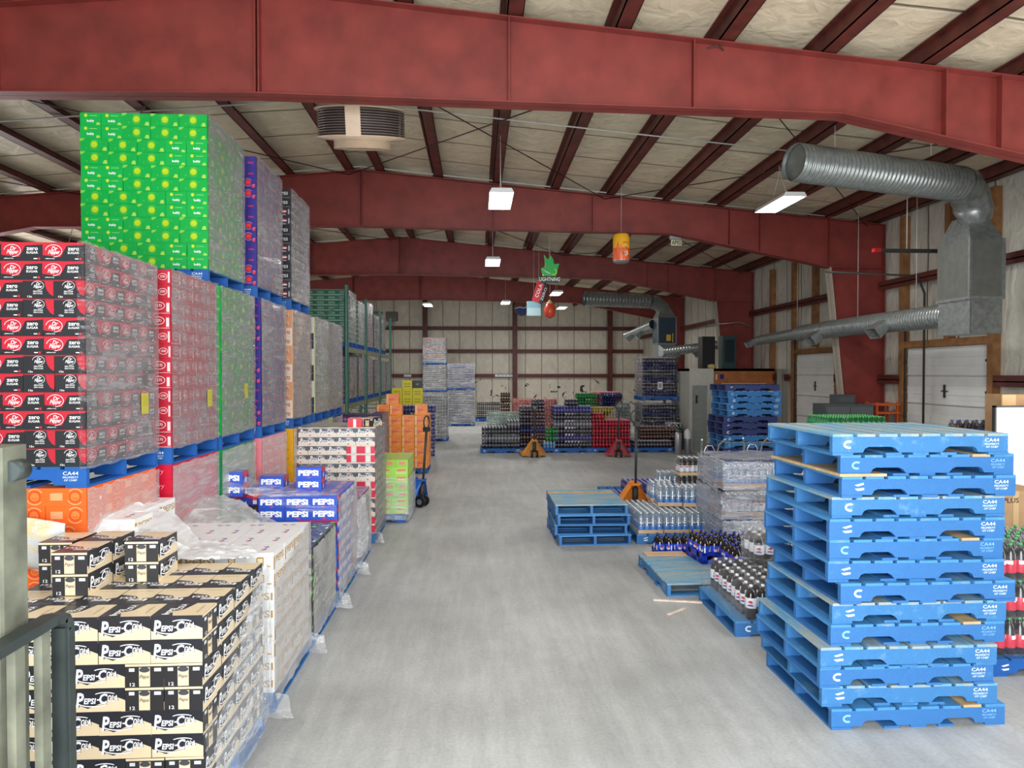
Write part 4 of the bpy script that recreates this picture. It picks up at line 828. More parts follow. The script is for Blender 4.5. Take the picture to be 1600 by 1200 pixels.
# black and green load
base(5.98, 'blue pallet under the black green patterned load', 'bright')
load('dew', XB - 0.0, 5.98, 0.142, 6, 'patterned green load', fill=True, phase=1)
film(XB - 1.2, XB, 5.98, 6.88, 0.08, 0.87, 'film round the black green patterned load', M_FILML, sides='r', amp=0.01)
drape([[(-2.6, 6.0, 1.12), (-2.3, 6.0, 0.98), (-1.95, 6.0, 0.95), (-1.75, 6.02, 0.93)], [(-2.6, 6.4, 1.22), (-2.3, 6.35, 1.14), (-2.0, 6.4, 0.98), (-1.8, 6.3, 0.93)], [(-2.6, 6.86, 1.2), (-2.3, 6.84, 1.12), (-2.15, 6.84, 1.0), (-1.95, 6.8, 0.92)]],
      'heap of torn film over the back of the patterned green load', 40, 24, 0.03, m_film('loose_film_heap', 0.34, 0.7, 0.7, (240, 243, 242)), 8)
# blue cola load
base(7.05, 'blue pallet under the blue cola load', 'bright')
load('bluep', XB + 0.0, 7.06, 0.142, 8, 'blue cola load', fill=True, phase=1, nf=3)
for c, (x, y, rz, n) in enumerate(((-1.80, 7.5, 0, 2), (-1.83, 7.86, R(90), 1), (-2.52, 7.18, 0, 2), (-2.25, 7.7, 0, 1))):
    for l in range(n):
        case('bluep', x, y, 0.142 + (8 + l) * CH, rz, 'blue cola case, %s on top of the blue load, spot %s from aisle' % (('lower', 'upper')[l], ordn(c + 1)), 'loose blue cola cases')
film(XB - 1.2, XB, 7.06, 8.1, 0.08, 1.12, 'film on the aisle side of the blue cola load', M_FILML, sides='r', amp=0.012)
drape([[(-2.72, 7.01, 1.26), (-2.4, 7.01, 1.20), (-2.15, 7.02, 1.10), (-1.75, 7.03, 0.98), (-1.44, 7.03, 0.95)], [(-2.7, 7.13, 1.42), (-2.45, 7.18, 1.34), (-2.1, 7.13, 1.24), (-1.7, 7.13, 1.17), (-1.42, 7.1, 1.15)]],
      'tight diagonal film band across the blue cola cases', 50, 14, 0.012, m_film('loose_film_band', 0.10, 0.4, 0.75, (240, 242, 246)), 11)
# cherry load
base(8.18, 'blue pallet under the purple red cherry load', 'bright')
load('wild', XB, 8.18, 0.142, 6, 'cherry load', fill=True, phase=0, nf=3)
case('blackp', -1.78, 8.75, 0.142 + 6 * CH, R(-20), 'single black cola case set askew on the cherry load', None); case('bluep', -2.1, 8.7, 0.142 + 6 * CH, 0, 'single blue case beside the askew black one on the cherry load', None)
film(XB - 1.2, XB, 8.16, 9.18, 0.08, 0.88, 'film round the purple red cherry load', M_FILML, sides='fr', amp=0.014)
drape([[(-1.9, 8.12, 0.9), (-1.65, 8.1, 0.92), (-1.4, 8.12, 0.9), (-1.38, 8.5, 0.9)], [(-1.9, 8.08, 0.6), (-1.65, 8.05, 0.55), (-1.36, 8.08, 0.55), (-1.33, 8.5, 0.5)], [(-1.9, 8.1, 0.2), (-1.65, 8.08, 0.2), (-1.38, 8.1, 0.2), (-1.36, 8.5, 0.2)]],
      'ruffled clear film round the near corner of the cherry load', 40, 24, 0.025, None, 14)
# tall cream and grey cola load
base(9.66, 'blue pallet under the tall cream and grey cola load', 'bright')
def mixk(l): return 'mix'
load('mix', XB, 9.66, 0.142, 12, 'tall vintage cola load', fill=True, phase=1)
film(XB - 1.2, XB, 9.66, 10.68, 0.08, 1.64, 'grey film on the tall cream and grey cola load', sides='r', amp=0.012)
case('mixred', -1.72, 9.85, 0.142 + 12 * CH, R(90), 'single red and white case standing on the tall vintage load', None); case('cream', -1.52, 9.98, 0.142 + 12 * CH, R(70), 'black cream case tilted behind the red and white case on the tall load', None)
# lime load
base(10.95, 'blue pallet under the lime green load', 'blue', -1.14)
load('limebox', -1.10, 10.95, 0.142, 7, 'lime green load', fill=True, phase=0, nf=3)
film(-2.3, -1.10, 10.95, 12.02, 0.05, 0.72, 'cloudy film round the foot of the lime green load', M_FILMW, sides='fr', amp=0.02)
pallet(-1.9, 13.6, 0, 'blue pallet on the floor behind the lime load', 'blue')
# orange boxes
pallet(-1.78, 16.75, 0, 'blue pallet under the orange boxes', 'blue'); 
for l in range(6):
    for c in range(4):
        z = 0.142 + l * 0.25
        if l == 5 and c == 1: continue
        case('sun', -1.17 - 0.15 - c * 0.3, 16.3 + (0.0 if l < 5 else 0.12), z, 0, 'orange box, %s row up, %s from aisle corner, front of the orange stack' % (ordn(l + 1), ordn(c + 1)), 'orange soda boxes')
    for r in range(3):
        if l > 4: continue
        case('sun', -1.15 - 0.15, 16.3 + 0.27 * (r + 1), 0.142 + l * 0.25, 0, 'orange box, %s row up, %s back on aisle side of the orange stack' % (ordn(l + 1), ordn(r + 1)), 'orange soda boxes')
case('sun', -2.0, 16.45, 0.142 + 1.5, 0, 'lone orange box topmost on the orange stack', None)
# purple boxes at the end of the rear row
pallet(-2.3, 14.6, 0, 'blue pallet under the purple diamond boxes', 'blue')
for l in range(7):
    for c in range(4): case('purple', -1.95 - 0.145 - c * 0.292, 14.2, 0.142 + l * 0.2 + (0.17 if l > 9 else 0), 0, 'purple diamond box, %s row up, %s from the aisle' % (ordn(l + 1), ordn(c + 1)), 'purple drink boxes')
    for r in range(3): case('purple', -1.95 - 0.13, 14.2 + 0.29 * (r + 1), 0.142 + l * 0.2, R(90), 'purple diamond box, %s row up, %s back, aisle side' % (ordn(l + 1), ordn(r + 1)), 'purple drink boxes')
film(-3.12, -1.95, 14.05, 15.1, 0.1, 1.55, 'film round the purple diamond boxes', sides='r')
# yellow tea boxes by the back
pallet(-2.28, 22.8, 0, 'blue pallet under the yellow boxes', 'blue')
for l in range(8):
    for c in range(3):
        if l == 7 and c != 1: continue
        k = 'gold' if not (l == 7 and c == 0) else 'darkbox'
        case(k, -1.93 - c * 0.33, 22.5, 0.142 + 0.25 * l - 0.0, 0, 'yellow box, %s row up, %s from aisle, by the back wall' % (ordn(l + 1), ordn(c + 1)), 'yellow tea boxes')
case('darkbox', -1.93, 22.5, 0.142 + 0.25 * 7, 0, 'single black box on top of the yellow boxes', None)

# ------------------------------------------------------------------ pallet racking with loads on beams
M_RACK = mat('rack_green', (84, 136, 122), 0.45, 0.1, 0.15); M_BEAM = mat('rack_beam_olive', (120, 124, 96), 0.5)
RY = [16.6, 19.4, 22.2, 24.9]
rack = thing('pallet_rack', 'green upright pallet rack with olive beams behind the cola towers', 'rack', (-3.12, 16.6, 0))
for i, yy in enumerate(RY):
    top = 4.5 - 0.05 * i; y = yy - 16.6
    for x in (0, -1.06):
        mb = MB(); mb.box(x - 0.04, y - 0.04, 0, x + 0.04, y - 0.03, top, M_RACK); mb.box(x - 0.04, y - 0.04, 0, x - 0.03, y + 0.04, top, M_RACK); mb.box(x + 0.03, y - 0.04, 0, x + 0.04, y + 0.04, top, M_RACK); mb.box(x - 0.07, y - 0.07, 0, x + 0.07, y + 0.07, 0.012, M_RACK)
        mb.build('post', parent=rack)
    mb = MB(); z = 0.25
    while z < top - 0.3:
        mb.bar((-1.06, y, z), (0, y, z), 0.03, 0.03, M_RACK); mb.bar((-1.06, y, z), (0, y, z + 0.95), 0.03, 0.03, M_RACK) if int(z) % 2 else mb.bar((0, y, z), (-1.06, y, z + 0.95), 0.03, 0.03, M_RACK); z += 1.0
    mb.bar((-1.06, y, top - 0.12), (0, y, top - 0.12), 0.03, 0.03, M_RACK)
    mb.build('bracing', parent=rack)
for i in range(3):
    for z in (2.95, 1.58):
        for x in (0, -1.06):
            mb = MB(); mb.box(x - 0.025, RY[i] - 16.56, z - 0.06, x + 0.025, RY[i + 1] - 16.64, z + 0.06, M_BEAM); mb.build('cross_rail', parent=rack)
def small_load(k, x, y, z, layers, where, nf=4):
    """wrapped load on a rack: front and aisle courses"""
    for l in range(layers):
        for c in range(nf): case(k, x - 0.132 - c * 0.266, y + HW, z + l * CH, 0, '%s, %s row down, %s from aisle, front of %s' % (LOOK[k], ordn(layers - l), ordn(c + 1), where), 'cans on ' + where)
        for r in range(4): case(k, x - 0.132, y + HW + CW * (r + 1), z + l * CH, 0, '%s, %s row down, %s back, aisle side of %s' % (LOOK[k], ordn(layers - l), ordn(r + 1), where), 'cans on ' + where)
    film(x - 1.2, x, y, y + 1.0, z - 0.02, z + layers * CH + 0.01, 'film round the %s' % where, sides='fr', amp=0.008)
for bay, (k, nm, ly, up) in enumerate((('teal', 'teal rack load', 12, 1), ('blackp', 'black rack load', 10, 1), ('slate', 'dark rack load', 9, 1))):
    y0 = RY[bay]
    for s, dy in enumerate((0.1, 1.35)):
        z = 3.01
        if (bay, s) in ((2, 1),): continue
        nm2_ = ('first ', 'second ')[s] + nm
        pallet(-3.7, y0 + dy + 0.55, z, 'blue pallet on the upper beams under the %s' % nm2_, 'blue')
        small_load(k, -3.1, y0 + dy + 0.03, z + 0.142, ly - 2 * s if bay else (9 if s else 10), nm2_, 4 if s == 0 else 1)
    for s, dy in enumerate((0.1, 1.35)):
        z = 1.64; k2 = ('slate', 'blackp', 'pale')[bay]; nm3 = ('first ', 'second ')[s] + ('grey low load', 'black low load', 'pale low load')[bay]
        pallet(-3.7, y0 + dy + 0.55, z, 'blue pallet on the lower beams under the %s' % nm3, 'blue')
        small_load(k2, -3.1, y0 + dy + 0.03, z + 0.142, 8, nm3, 4 if s == 0 else 1)
mb = MB(); mb.box(0, 0, 0, 0.55, 0.5, 0.45, mat('fan_heater_grey', (86, 84, 74), 0.5)); 
t = thing('unit_heater', 'grey heater box high by the back wall beyond the rack', 'heater', (-5.3, 34.5, 5.0)); mb.build('cabinet', parent=t)
mb = MB(); mb.box(0.75, 0, 0, 1.3, 0.5, 0.45, mat('fan_heater_grey', (86, 84, 74), 0.5)); mb.box(0.55, 0.1, 0.05, 0.75, 0.4, 0.4, M_BEIGE); mb.build('fan_box', parent=t)
mb = MB(); mb.box(0.1, 0.1, -0.35, 1.2, 0.4, -0.3, M_DARK)
for x in (0.15, 1.15): mb.box(x, 0.2, -0.35, x + 0.02, 0.22, roofz(-5.3) - 5.0, M_DARK)
mb.build('bracket', parent=t)
# partition of board behind the rack end

for k, (x, y, s_) in enumerate(((-1.40, 4.86, 0.07), (-1.38, 5.95, 0.06), (-1.38, 7.06, 0.07), (-1.36, 8.2, 0.06), (-1.38, 9.7, 0.05))):
    drape([[(x - s_, y, 0.16), (x, y - 0.03, 0.15), (x + s_, y, 0.12)], [(x - s_, y - 0.05, 0.06), (x + 0.02, y - 0.1, 0.05), (x + s_ * 1.4, y - 0.05, 0.03)], [(x - s_, y - 0.1, 0.02), (x + 0.06, y - 0.14, 0.02), (x + s_ * 2, y - 0.12, 0.015)]],
          'wisp of torn film on the floor by the aisle corner of the %s' % ('white cola load', 'patterned green load', 'blue cola load', 'cherry load', 'tall vintage load')[k], 14, 12, 0.012, None, 40 + k, 'film_scrap')

# ------------------------------------------------------------------ bottles and bottle packs
M_COLA = mat('cola_in_bottle', (24, 14, 14), 0.08, 0, coat=0.6); M_CLR = m_clear('clear_bottle', (176, 196, 214), 0.34)
M_SHELL = mat('blue_shell_plastic', (24, 50, 170), 0.35, 0, coat=0.2); M_TRAY = mat('cardboard_tray', (206, 170, 134), 0.75, 0, 0.12, 10)
def bottle_data(name, r, h, body, label, cap, seg=14, logo=None, z0=0.36, z1=0.62):
    mb = MB(); zz = lambda f: f * h
    prof = [(r * 0.55, 0), (r * 0.92, zz(0.02)), (r, zz(0.07)), (r * 0.97, zz(0.2)), (r, zz(z0)), (r * 1.01, zz(z0 + 0.004)), (r * 1.01, zz(z1)), (r, zz(z1 + 0.004)), (r * 0.93, zz(0.72)), (r * 0.62, zz(0.83)), (r * 0.27, zz(0.915)), (r * 0.26, zz(0.935)), (r * 0.31, zz(0.937)), (r * 0.31, zz(0.995)), (r * 0.22, h)]
    mats = [body] * 4 + [label] * 3 + [body] * 4 + [cap] * 3
    mb.lathe(prof, body, seg, mats=mats)
    if logo:
        for a0 in (0, 120, 240):   # label print wrapped round the bottle
            for (st, du, dz, wd, ht, col) in logo:
                if st == 'disc':
                    vs = []; n = 14
                    for k in range(n):
                        a = 2 * math.pi * k / n; u = du + wd * math.cos(a); t = R(a0 - 90) + u / r; vs.append(((r * 1.02 + ht) * math.cos(t), (r * 1.02 + ht) * math.sin(t), zz(0.49) + dz + wd * math.sin(a)))
                    mb.add(vs, [tuple(range(n))], ink(col))
                else:
                    for k in range(4):
                        ta, tb = [R(a0 - 90) + (du + wd * (q / 4 - 0.5)) / r for q in (k, k + 1)]; rr = r * 1.02 + 0.0004
                        mb.add([(rr * math.cos(ta), rr * math.sin(ta), zz(0.49) + dz - ht / 2), (rr * math.cos(tb), rr * math.sin(tb), zz(0.49) + dz - ht / 2), (rr * math.cos(tb), rr * math.sin(tb), zz(0.49) + dz + ht / 2), (rr * math.cos(ta), rr * math.sin(ta), zz(0.49) + dz + ht / 2)], [(0, 1, 2, 3)], ink(col))
    return mb.data(name)
WH = (240, 242, 244)
BB = bottle_data('cola_bottle', 0.053, 0.31, M_COLA, ink((28, 62, 190)), ink((20, 50, 170)), 16, [('disc', -0.012, 0, 0.021, 0.0003, WH), ('disc', -0.012, 0.006, 0.015, 0.0007, (206, 36, 50)), ('bar', -0.012, -0.002, 0.036, 0.009, WH), ('bar', 0.03, 0, 0.016, 0.06, WH)], 0.34, 0.64)
BD = bottle_data('diet_cola_bottle', 0.053, 0.31, M_COLA, ink((226, 230, 236)), ink((238, 240, 242)), 16, [('disc', 0, 0.005, 0.02, 0.0004, (206, 36, 50)), ('bar', 0, -0.004, 0.044, 0.01, WH), ('bar', 0, -0.02, 0.05, 0.012, (40, 60, 150))], 0.34, 0.64)
BC = bottle_data('water_bottle', 0.042, 0.29, M_CLR, ink((60, 132, 206)), ink((238, 240, 242)), 12, [('bar', 0, 0.005, 0.05, 0.012, WH), ('bar', 0, -0.018, 0.03, 0.008, (24, 60, 150))], 0.12, 0.34)
BS = bottle_data('soda_bottle', 0.042, 0.29, M_COLA, ink((214, 222, 228)), ink((236, 240, 242)), 12, [('bar', 0, 0.0, 0.05, 0.02, (196, 60, 70))], 0.2, 0.55)
BR = bottle_data('soda_bottle', 0.042, 0.29, M_COLA, ink((206, 26, 60)), ink((30, 170, 80)), 12, [('bar', 0, 0.0, 0.05, 0.03, WH)], 0.2, 0.55)
BK_ = bottle_data('soda_bottle', 0.042, 0.29, M_COLA, ink((150, 20, 40)), ink((26, 26, 30)), 12, [('bar', 0, 0.0, 0.05, 0.02, WH)], 0.2, 0.55)
def bottle_case(bd, nm, x, y, z, rz, nx, ny, pitch, label, group, tray='card', wrap=True, h=0.29, kids=True):
    """shrink-wrapped tray: tray board, one mesh per bottle, clear wrap"""
    t = thing(nm, label, 'bottle pack', (x, y, z), rz, group); lx, ly = nx * pitch / 2, ny * pitch / 2
    if tray == 'card':
        mb = MB(); hh = 0.055; k = 0.004
        mb.box(-lx - k, -ly - k, 0, lx + k, ly + k, 0.004, M_TRAY); mb.box(-lx - k, -ly - k, 0, lx + k, -ly, hh, M_TRAY); mb.box(-lx - k, ly, 0, lx + k, ly + k, hh, M_TRAY); mb.box(-lx - k, -ly, 0, -lx, ly, hh, M_TRAY); mb.box(lx, -ly, 0, lx + k, ly, hh, M_TRAY)
        mb.build('tray', parent=t)
    for i in range(nx):
        for j in range(ny): put('bottle', bd, (-lx + pitch * (i + 0.5), -ly + pitch * (j + 0.5), 0.004), random.uniform(0, 6.28) if bd not in (BD,) else random.uniform(-0.4, 0.4), t)
    if wrap:
        mb = MB(); k = 0.007; zt = h * 0.86; zz = h + 0.006
        p = [(-lx - k, -ly - k), (lx + k, -ly - k), (lx + k, ly + k), (-lx - k, ly + k)]; vs = []
        for z_, ins in ((0.0, 0), (zt, 0.004), (zz, 0.05)):
            vs += [(a - math.copysign(ins, a), b - math.copysign(ins, b), z_) for a, b in p]
        mb.add(vs, [(0, 1, 5, 4), (1, 2, 6, 5), (2, 3, 7, 6), (3, 0, 4, 7), (4, 5, 9, 8), (5, 6, 10, 9), (6, 7, 11, 10), (7, 4, 8, 11), (8, 9, 10, 11)], M_FILMC); mb.build('shrink_wrap', parent=t)
    return t
def shell_crate(x, y, z, rz, label, where, bd=BB, nm='cola_bottle', color=M_SHELL):
    """open plastic shell holding eight two-litre bottles"""
    t = thing('bottle_crate', label, 'crate', (x, y, z), rz, 'plastic bottle shells'); lx, ly = 0.232, 0.12; mb = MB(); H_ = 0.125
    mb.box(-lx, -ly, 0, lx, ly, 0.006, color)
    for s in (-1, 1):
        # long side: posts, bottom band and a handhold opening
        for a, b in ((-lx, -0.16), (-0.075, 0.075), (0.16, lx)): mb.box(a, s * ly - 0.003, 0, b, s * ly + 0.003, H_, color)
        mb.box(-lx, s * ly - 0.003, 0, lx, s * ly + 0.003, 0.06, color)
        for a, b in ((-ly, -0.06), (0.06, ly)): mb.box(s * lx - 0.003, a, 0, s * lx + 0.003, b, H_, color)
        mb.box(s * lx - 0.003, -ly, 0, s * lx + 0.003, ly, 0.045, color); mb.box(s * lx - 0.003, -ly, 0.095, s * lx + 0.003, ly, H_, color)
    mb.build('shell', parent=t)
    c, s_ = math.cos(rz), math.sin(rz); k = 0
    for j in range(2):
        for i in range(4):
            k += 1; u, v = -0.174 + 0.116 * i, -0.06 + 0.118 * j
            put(nm, bd, (x + u * c - v * s_, y + u * s_ + v * c, z + 0.0065), rz + random.uniform(-0.7, 0.7), None, 'cola bottle, %s along %s row, %s' % (ordn(i + 1), ('front', 'back')[j], where), 'bottle', 'bottles in ' + where)
    return t
# far packs, one mesh each
PK = {}
def pack_data(name, body, label, cap, n=(4, 3)):
    mb = MB(); p = 0.0955; r = 0.0405; h = 0.205
    for i in range(n[0]):
        for j in range(n[1]):
            c = (-p * n[0] / 2 + p * (i + 0.5), 0.9 * (-p * n[1] / 2 + p * (j + 0.5)), 0)
            mb.lathe([(r * 0.8, 0), (r, 0.01), (r, 0.06), (r * 1.02, 0.062), (r * 1.02, 0.115), (r * 0.9, 0.13), (r * 0.4, 0.168), (r * 0.33, 0.178), (r * 0.4, 0.179), (r * 0.36, h)], body, 9, c, [body] * 3 + [label] + [body] * 3 + [cap] * 2, cap=True)
    return mb.data(name)
def mk(k, nm, body, lab, cap): PK[k] = (nm, pack_data(nm, mat('liquid_' + k, body, 0.15, coat=0.4), ink(lab), ink(cap)))
mk('dark', 'cola_bottle_pack', (46, 44, 54), (120, 116, 130), (198, 196, 206)); mk('blue', 'blue_bottle_pack', (36, 44, 84), (70, 84, 150), (120, 130, 176))
mk('red', 'red_bottle_pack', (150, 30, 48), (206, 50, 72), (232, 150, 160)); mk('green', 'green_bottle_pack', (30, 110, 60), (40, 160, 80), (90, 196, 110))
mk('silver', 'silver_bottle_pack', (110, 112, 124), (160, 160, 172), (214, 214, 222)); mk('gold', 'yellow_bottle_pack', (170, 150, 60), (214, 196, 90), (230, 226, 170))
mk('pinkp', 'pink_bottle_pack', (206, 96, 90), (226, 110, 100), (240, 190, 180)); mk('water', 'water_bottle_pack', (150, 180, 200), (70, 130, 210), (226, 232, 238)); mk('brown', 'brown_bottle_pack', (66, 40, 34), (140, 110, 100), (206, 190, 180))
mk('violet', 'violet_bottle_pack', (64, 62, 116), (104, 104, 168), (150, 152, 206)); mk('darkgreen', 'dark_green_pack', (20, 64, 44), (30, 96, 66), (70, 130, 96)); mk('navyp', 'navy_bottle_pack', (26, 30, 70), (40, 50, 120), (60, 70, 160))
PCOL = dict(dark='dark cola pack', blue='dark blue pack', red='red bottle pack', green='green bottle pack', silver='silver grey pack', gold='yellow bottle pack', pinkp='salmon pink pack', water='clear water pack', brown='brown bottle pack', violet='violet blue pack', darkgreen='dark green pack', navyp='navy bottle pack')
PLX, PLY, PH = 0.385, 0.26, 0.208
def packs(k, x0, y0, z0, nx, ny, layers, where, left=True, right=False, top=True, last=None):
    """stack of packs, only the outer ones that show; x0,y0 the front left corner"""
    for l in range(layers):
        for i in range(nx):
            for j in range(ny):
                if not (j == 0 or (left and i == 0) or (right and i == nx - 1) or (top and l == layers - 1)): continue
                if last is not None and l == layers - 1 and i not in last: continue
                nm, me = PK[k[l % len(k)] if isinstance(k, (list, tuple)) else k]; kk = k[l % len(k)] if isinstance(k, (list, tuple)) else k
                put(nm, me, (x0 + PLX * (i + 0.5) + random.uniform(-0.006, 0.006), y0 + PLY * (j + 0.5), z0 + l * PH), 0, None, '%s, %s layer, %s across, %s row back, %s' % (PCOL[kk], ordn(l + 1), ordn(i + 1), ordn(j + 1), where), 'bottle pack', 'bottle packs ' + where)

# ------------------------------------------------------------------ right foreground: the tall blue pallet stack
xo = [0, 0.057, 0.057, 0.005, -0.017, -0.02, -0.017, 0.045, 0.009, -0.01, -0.085, -0.085, -0.04, 0.0]
yo = [0, 0.02, 0.0, 0.03, 0.0, 0.01, 0.0, -0.02, 0.01, 0.0, -0.03, 0.0, 0.02, 0.0]
for i in range(14):
    kd = 'weathered' if i in (0, 3, 8, 10, 12) else 'bright'
    t = pallet(2.37 + 0.61 + xo[i], 4.43 + 0.51 + yo[i], 0.142 * (13 - i), 'blue pallet, %s from the top of the big stack beside the aisle' % ordn(i + 1), kd, R(random.uniform(-0.7, 0.7)) + (R(180) if i == 0 else 0), 'pallets of the big stack')
    if i == 1:
        mb = MB(); mb.box(-0.625, -0.53, 0.0005, -0.30, 0.51, 0.0185, mat('raw_pine', (196, 168, 124), 0.7, 0, 0.25, 10)); mb.build('pine_board', parent=t, label='raw pine replacement board')
# stack of four beside the aisle
for i in range(4):
    pallet(1.60 + (0.02, 0.0, 0.012, -0.008)[i], 9.98 + (0.0, 0.02, -0.01, 0.01)[i], 0.142 * i, 'light blue pallet, %s from floor in the stack of four by the aisle' % ordn(i + 1), 'weathered' if i == 3 else 'bright', R(90) + R((2.0, -1.2, 0.8, 0)[i]), 'pallets of the low stack of four')
# half-empty pallet with blue crates
pallet(2.53, 7.79, 0, 'weathered blue pallet on the floor partly covered by blue bottle crates', 'weathered', R(90) + R(1.0))
n = 0
for (x, y, rz, z) in ((2.66, 8.62, 88, 0.0), (2.98, 8.10, 97, 0.142), (2.74, 8.12, 97, 0.142), (3.22, 8.0, 97, 0.142), (2.95, 7.62, 92, 0.142), (3.2, 7.52, 92, 0.142)):
    if n == 0: x, y, rz, z = 2.52, 8.68, 0, 0.0
    n += 1; wh = ('crate standing alone behind the low pallet', 'crate in the middle of the low pallet', 'crate nearest the aisle on the low pallet', 'outer back crate of the low pallet', 'front crate on the low pallet', 'outer front crate of the low pallet')[n - 1]
    shell_crate(x, y, z + 0.0005, R(rz), 'blue shell with eight cola bottles, the %s' % wh, wh)
mb = MB(); mb.box(-0.25, -0.09, 0, 0.25, 0.09, 0.012, M_TRAY); mb.build('cardboard_sheet', label='narrow cardboard slip on the far edge of the low blue pallet', cat='cardboard', loc=(2.33, 8.34, 0.1425), rz=0.02)
mb = MB(); mb.box(-0.25, -0.018, 0, 0.25, 0.018, 0.012, mat('splinter_wood', (226, 204, 186), 0.7, 0, 0.2, 20)); mb.build('wood_strip', label='long pale wood strip lying on the floor before the low pallet', cat='wood', loc=(2.10, 7.02, 0.0), rz=R(-12))
mb = MB(); mb.box(-0.14, -0.012, 0, 0.14, 0.012, 0.01, mat('splinter_wood', (226, 204, 186), 0.7, 0, 0.2, 20)); mb.build('wood_strip', label='short pale splinter on the floor beside the long wood strip', cat='wood', loc=(2.0, 6.72, 0.0), rz=R(38))
# diet cola bottles on the pallet next to the big stack
pallet(2.95, 6.55, 0, 'blue pallet under the white-labelled cola bottles beside the big stack', 'bright', R(0))
for i in range(3):
    for j in range(3 if i < 2 else 3):
        t = bottle_case(BD, 'cola_bottle_pack', 2.56 + 0.235 * j, 6.22 + 0.34 * (2 - i) + 0.03 * j, 0.142, R(92), 3, 2, 0.112, 'wrapped white-labelled cola bottles, %s row from the stack, %s column from aisle' % (ordn(i + 1), ordn(j + 1)), 'white-labelled cola packs', None, True, 0.31)
for j in range(2): bottle_case(BD, 'cola_bottle_pack', 2.9 + 0.26 * j, 6.85, 0.142 + 0.318, R(92), 3, 2, 0.112, 'wrapped white-labelled cola bottles lying on the second layer, %s column from aisle' % ordn(j + 1), 'white-labelled cola packs', None, True, 0.31)
film(2.40, 3.3, 6.02, 7.1, 0.1, 0.30, 'film band round the foot of the white-labelled cola bottles', M_FILMC, sides='fl', amp=0.012)
drape([[(2.66, 6.95, 0.86), (2.9, 6.9, 0.88), (3.2, 6.9, 0.86)], [(2.62, 6.62, 0.7), (2.84, 6.6, 0.74), (3.15, 6.6, 0.74)], [(2.6, 6.56, 0.48), (2.82, 6.54, 0.48), (3.1, 6.54, 0.48)]], 'loose film over the upper white-labelled cola bottles', 24, 16, 0.02, m_film('loose_film_thin2', 0.06, 0.3, 0.45, (235, 238, 242)), 21)
# clear bottles on trays
pallet(2.84, 9.9, 0, 'blue pallet under the clear bottle trays', 'bright', 0)
for j in range(3):
    for i in range(3 if j < 2 else 3):
        bottle_case(BC, 'water_bottle_tray', 2.43 + 0.365 * i, 9.58 + 0.34 * j, 0.142, 0, 4, 4, 0.086, 'tray of clear water bottles, lower layer, %s row back, %s from aisle' % (ordn(j + 1), ordn(i + 1)), 'clear bottle trays')
for i in range(2): bottle_case(BC, 'water_bottle_tray', 2.84 + 0.36 * i, 10.0 - 0.06 * i, 0.142 + 0.30, R(-6), 4, 4, 0.086, 'tray of clear water bottles on the upper layer, %s from aisle' % ordn(i + 1), 'clear bottle trays')
bottle_case(BC, 'water_bottle_tray', 2.82, 10.37, 0.142 + 0.30, R(-3), 4, 4, 0.086, 'tray of clear water bottles on the upper layer, at the back', 'clear bottle trays')
# dark cola trays behind
pallet(3.75, 11.1, 0, 'blue pallet under the dark cola trays', 'blue', 0)
for l, (bd, nm) in enumerate(((BK_, 'red-labelled'), (BS, 'dark'), (BS, 'silver-labelled'))):
    for i in range(3):
        if l == 2 and i == 2: continue
        bottle_case(bd, 'soda_bottle_tray', 3.42 + 0.365 * i, 10.9, 0.142 + 0.30 * l, 0, 4, 3, 0.086, '%s cola bottle tray, layer %d up, %s from aisle' % (nm, l + 1, ordn(i + 1)), 'dark cola trays')
for l in range(2):
    for i in range(3): bottle_case(BC, 'water_bottle_tray', 3.2 + 0.365 * i, 11.4, 0.142 + 0.30 * l + (0 if l == 0 else 0), 0, 4, 3, 0.086, 'clear bottle tray behind the dark cola trays, %s layer, %s from aisle' % (ordn(l + 1), ordn(i + 1)), 'clear trays at the back')
pallet(3.0, 12.9, 0, 'blue pallet under the low violet bottle packs', 'blue', 0)
packs('violet', 2.42, 11.95, 0.0, 2, 3, 1, 'beside the orange jack'); packs('violet', 2.42, 12.45, 0.142, 3, 3, 1, 'on pallet at orange jack', last=(1, 2))
# film wrapped bottle load next to the big stack
pallet(3.85, 9.1, 0, 'blue pallet under the shrink-wrapped bottle load', 'blue', 0)
for l in range(3):
    for i in range(3):
        bottle_case((BC, BS, BC)[l], 'wrapped_bottle_tray', 3.43 + 0.355 * i, 8.84, 0.142 + 0.375 * l, 0, 4, 2, 0.086, 'film covered bottle tray, %s layer up, %s from aisle, behind the big stack' % (ordn(l + 1), ordn(i + 1)), 'film covered trays', 'card', False)
        bottle_case((BC, BS, BC)[l], 'wrapped_bottle_tray', 3.34, 9.07 + 0.18 * i, 0.142 + 0.375 * l, 0, 2, 2, 0.086, 'film covered bottle tray, %s layer, %s back on aisle side' % (ordn(l + 1), ordn(i + 1)), 'film covered trays', 'card', False) if i else None
mf = m_film('bottle_load_film', 0.36, 0.62, 0.6, (186, 192, 208))
for l in range(3): film(3.22 - 0.02 * (l % 2), 4.36, 8.72, 9.7, 0.10 + 0.385 * l, 0.47 + 0.385 * l, 'film round the %s layer of the wrapped bottle load' % ordn(l + 1), mf, sides='fl', amp=0.035, top=(l == 2))

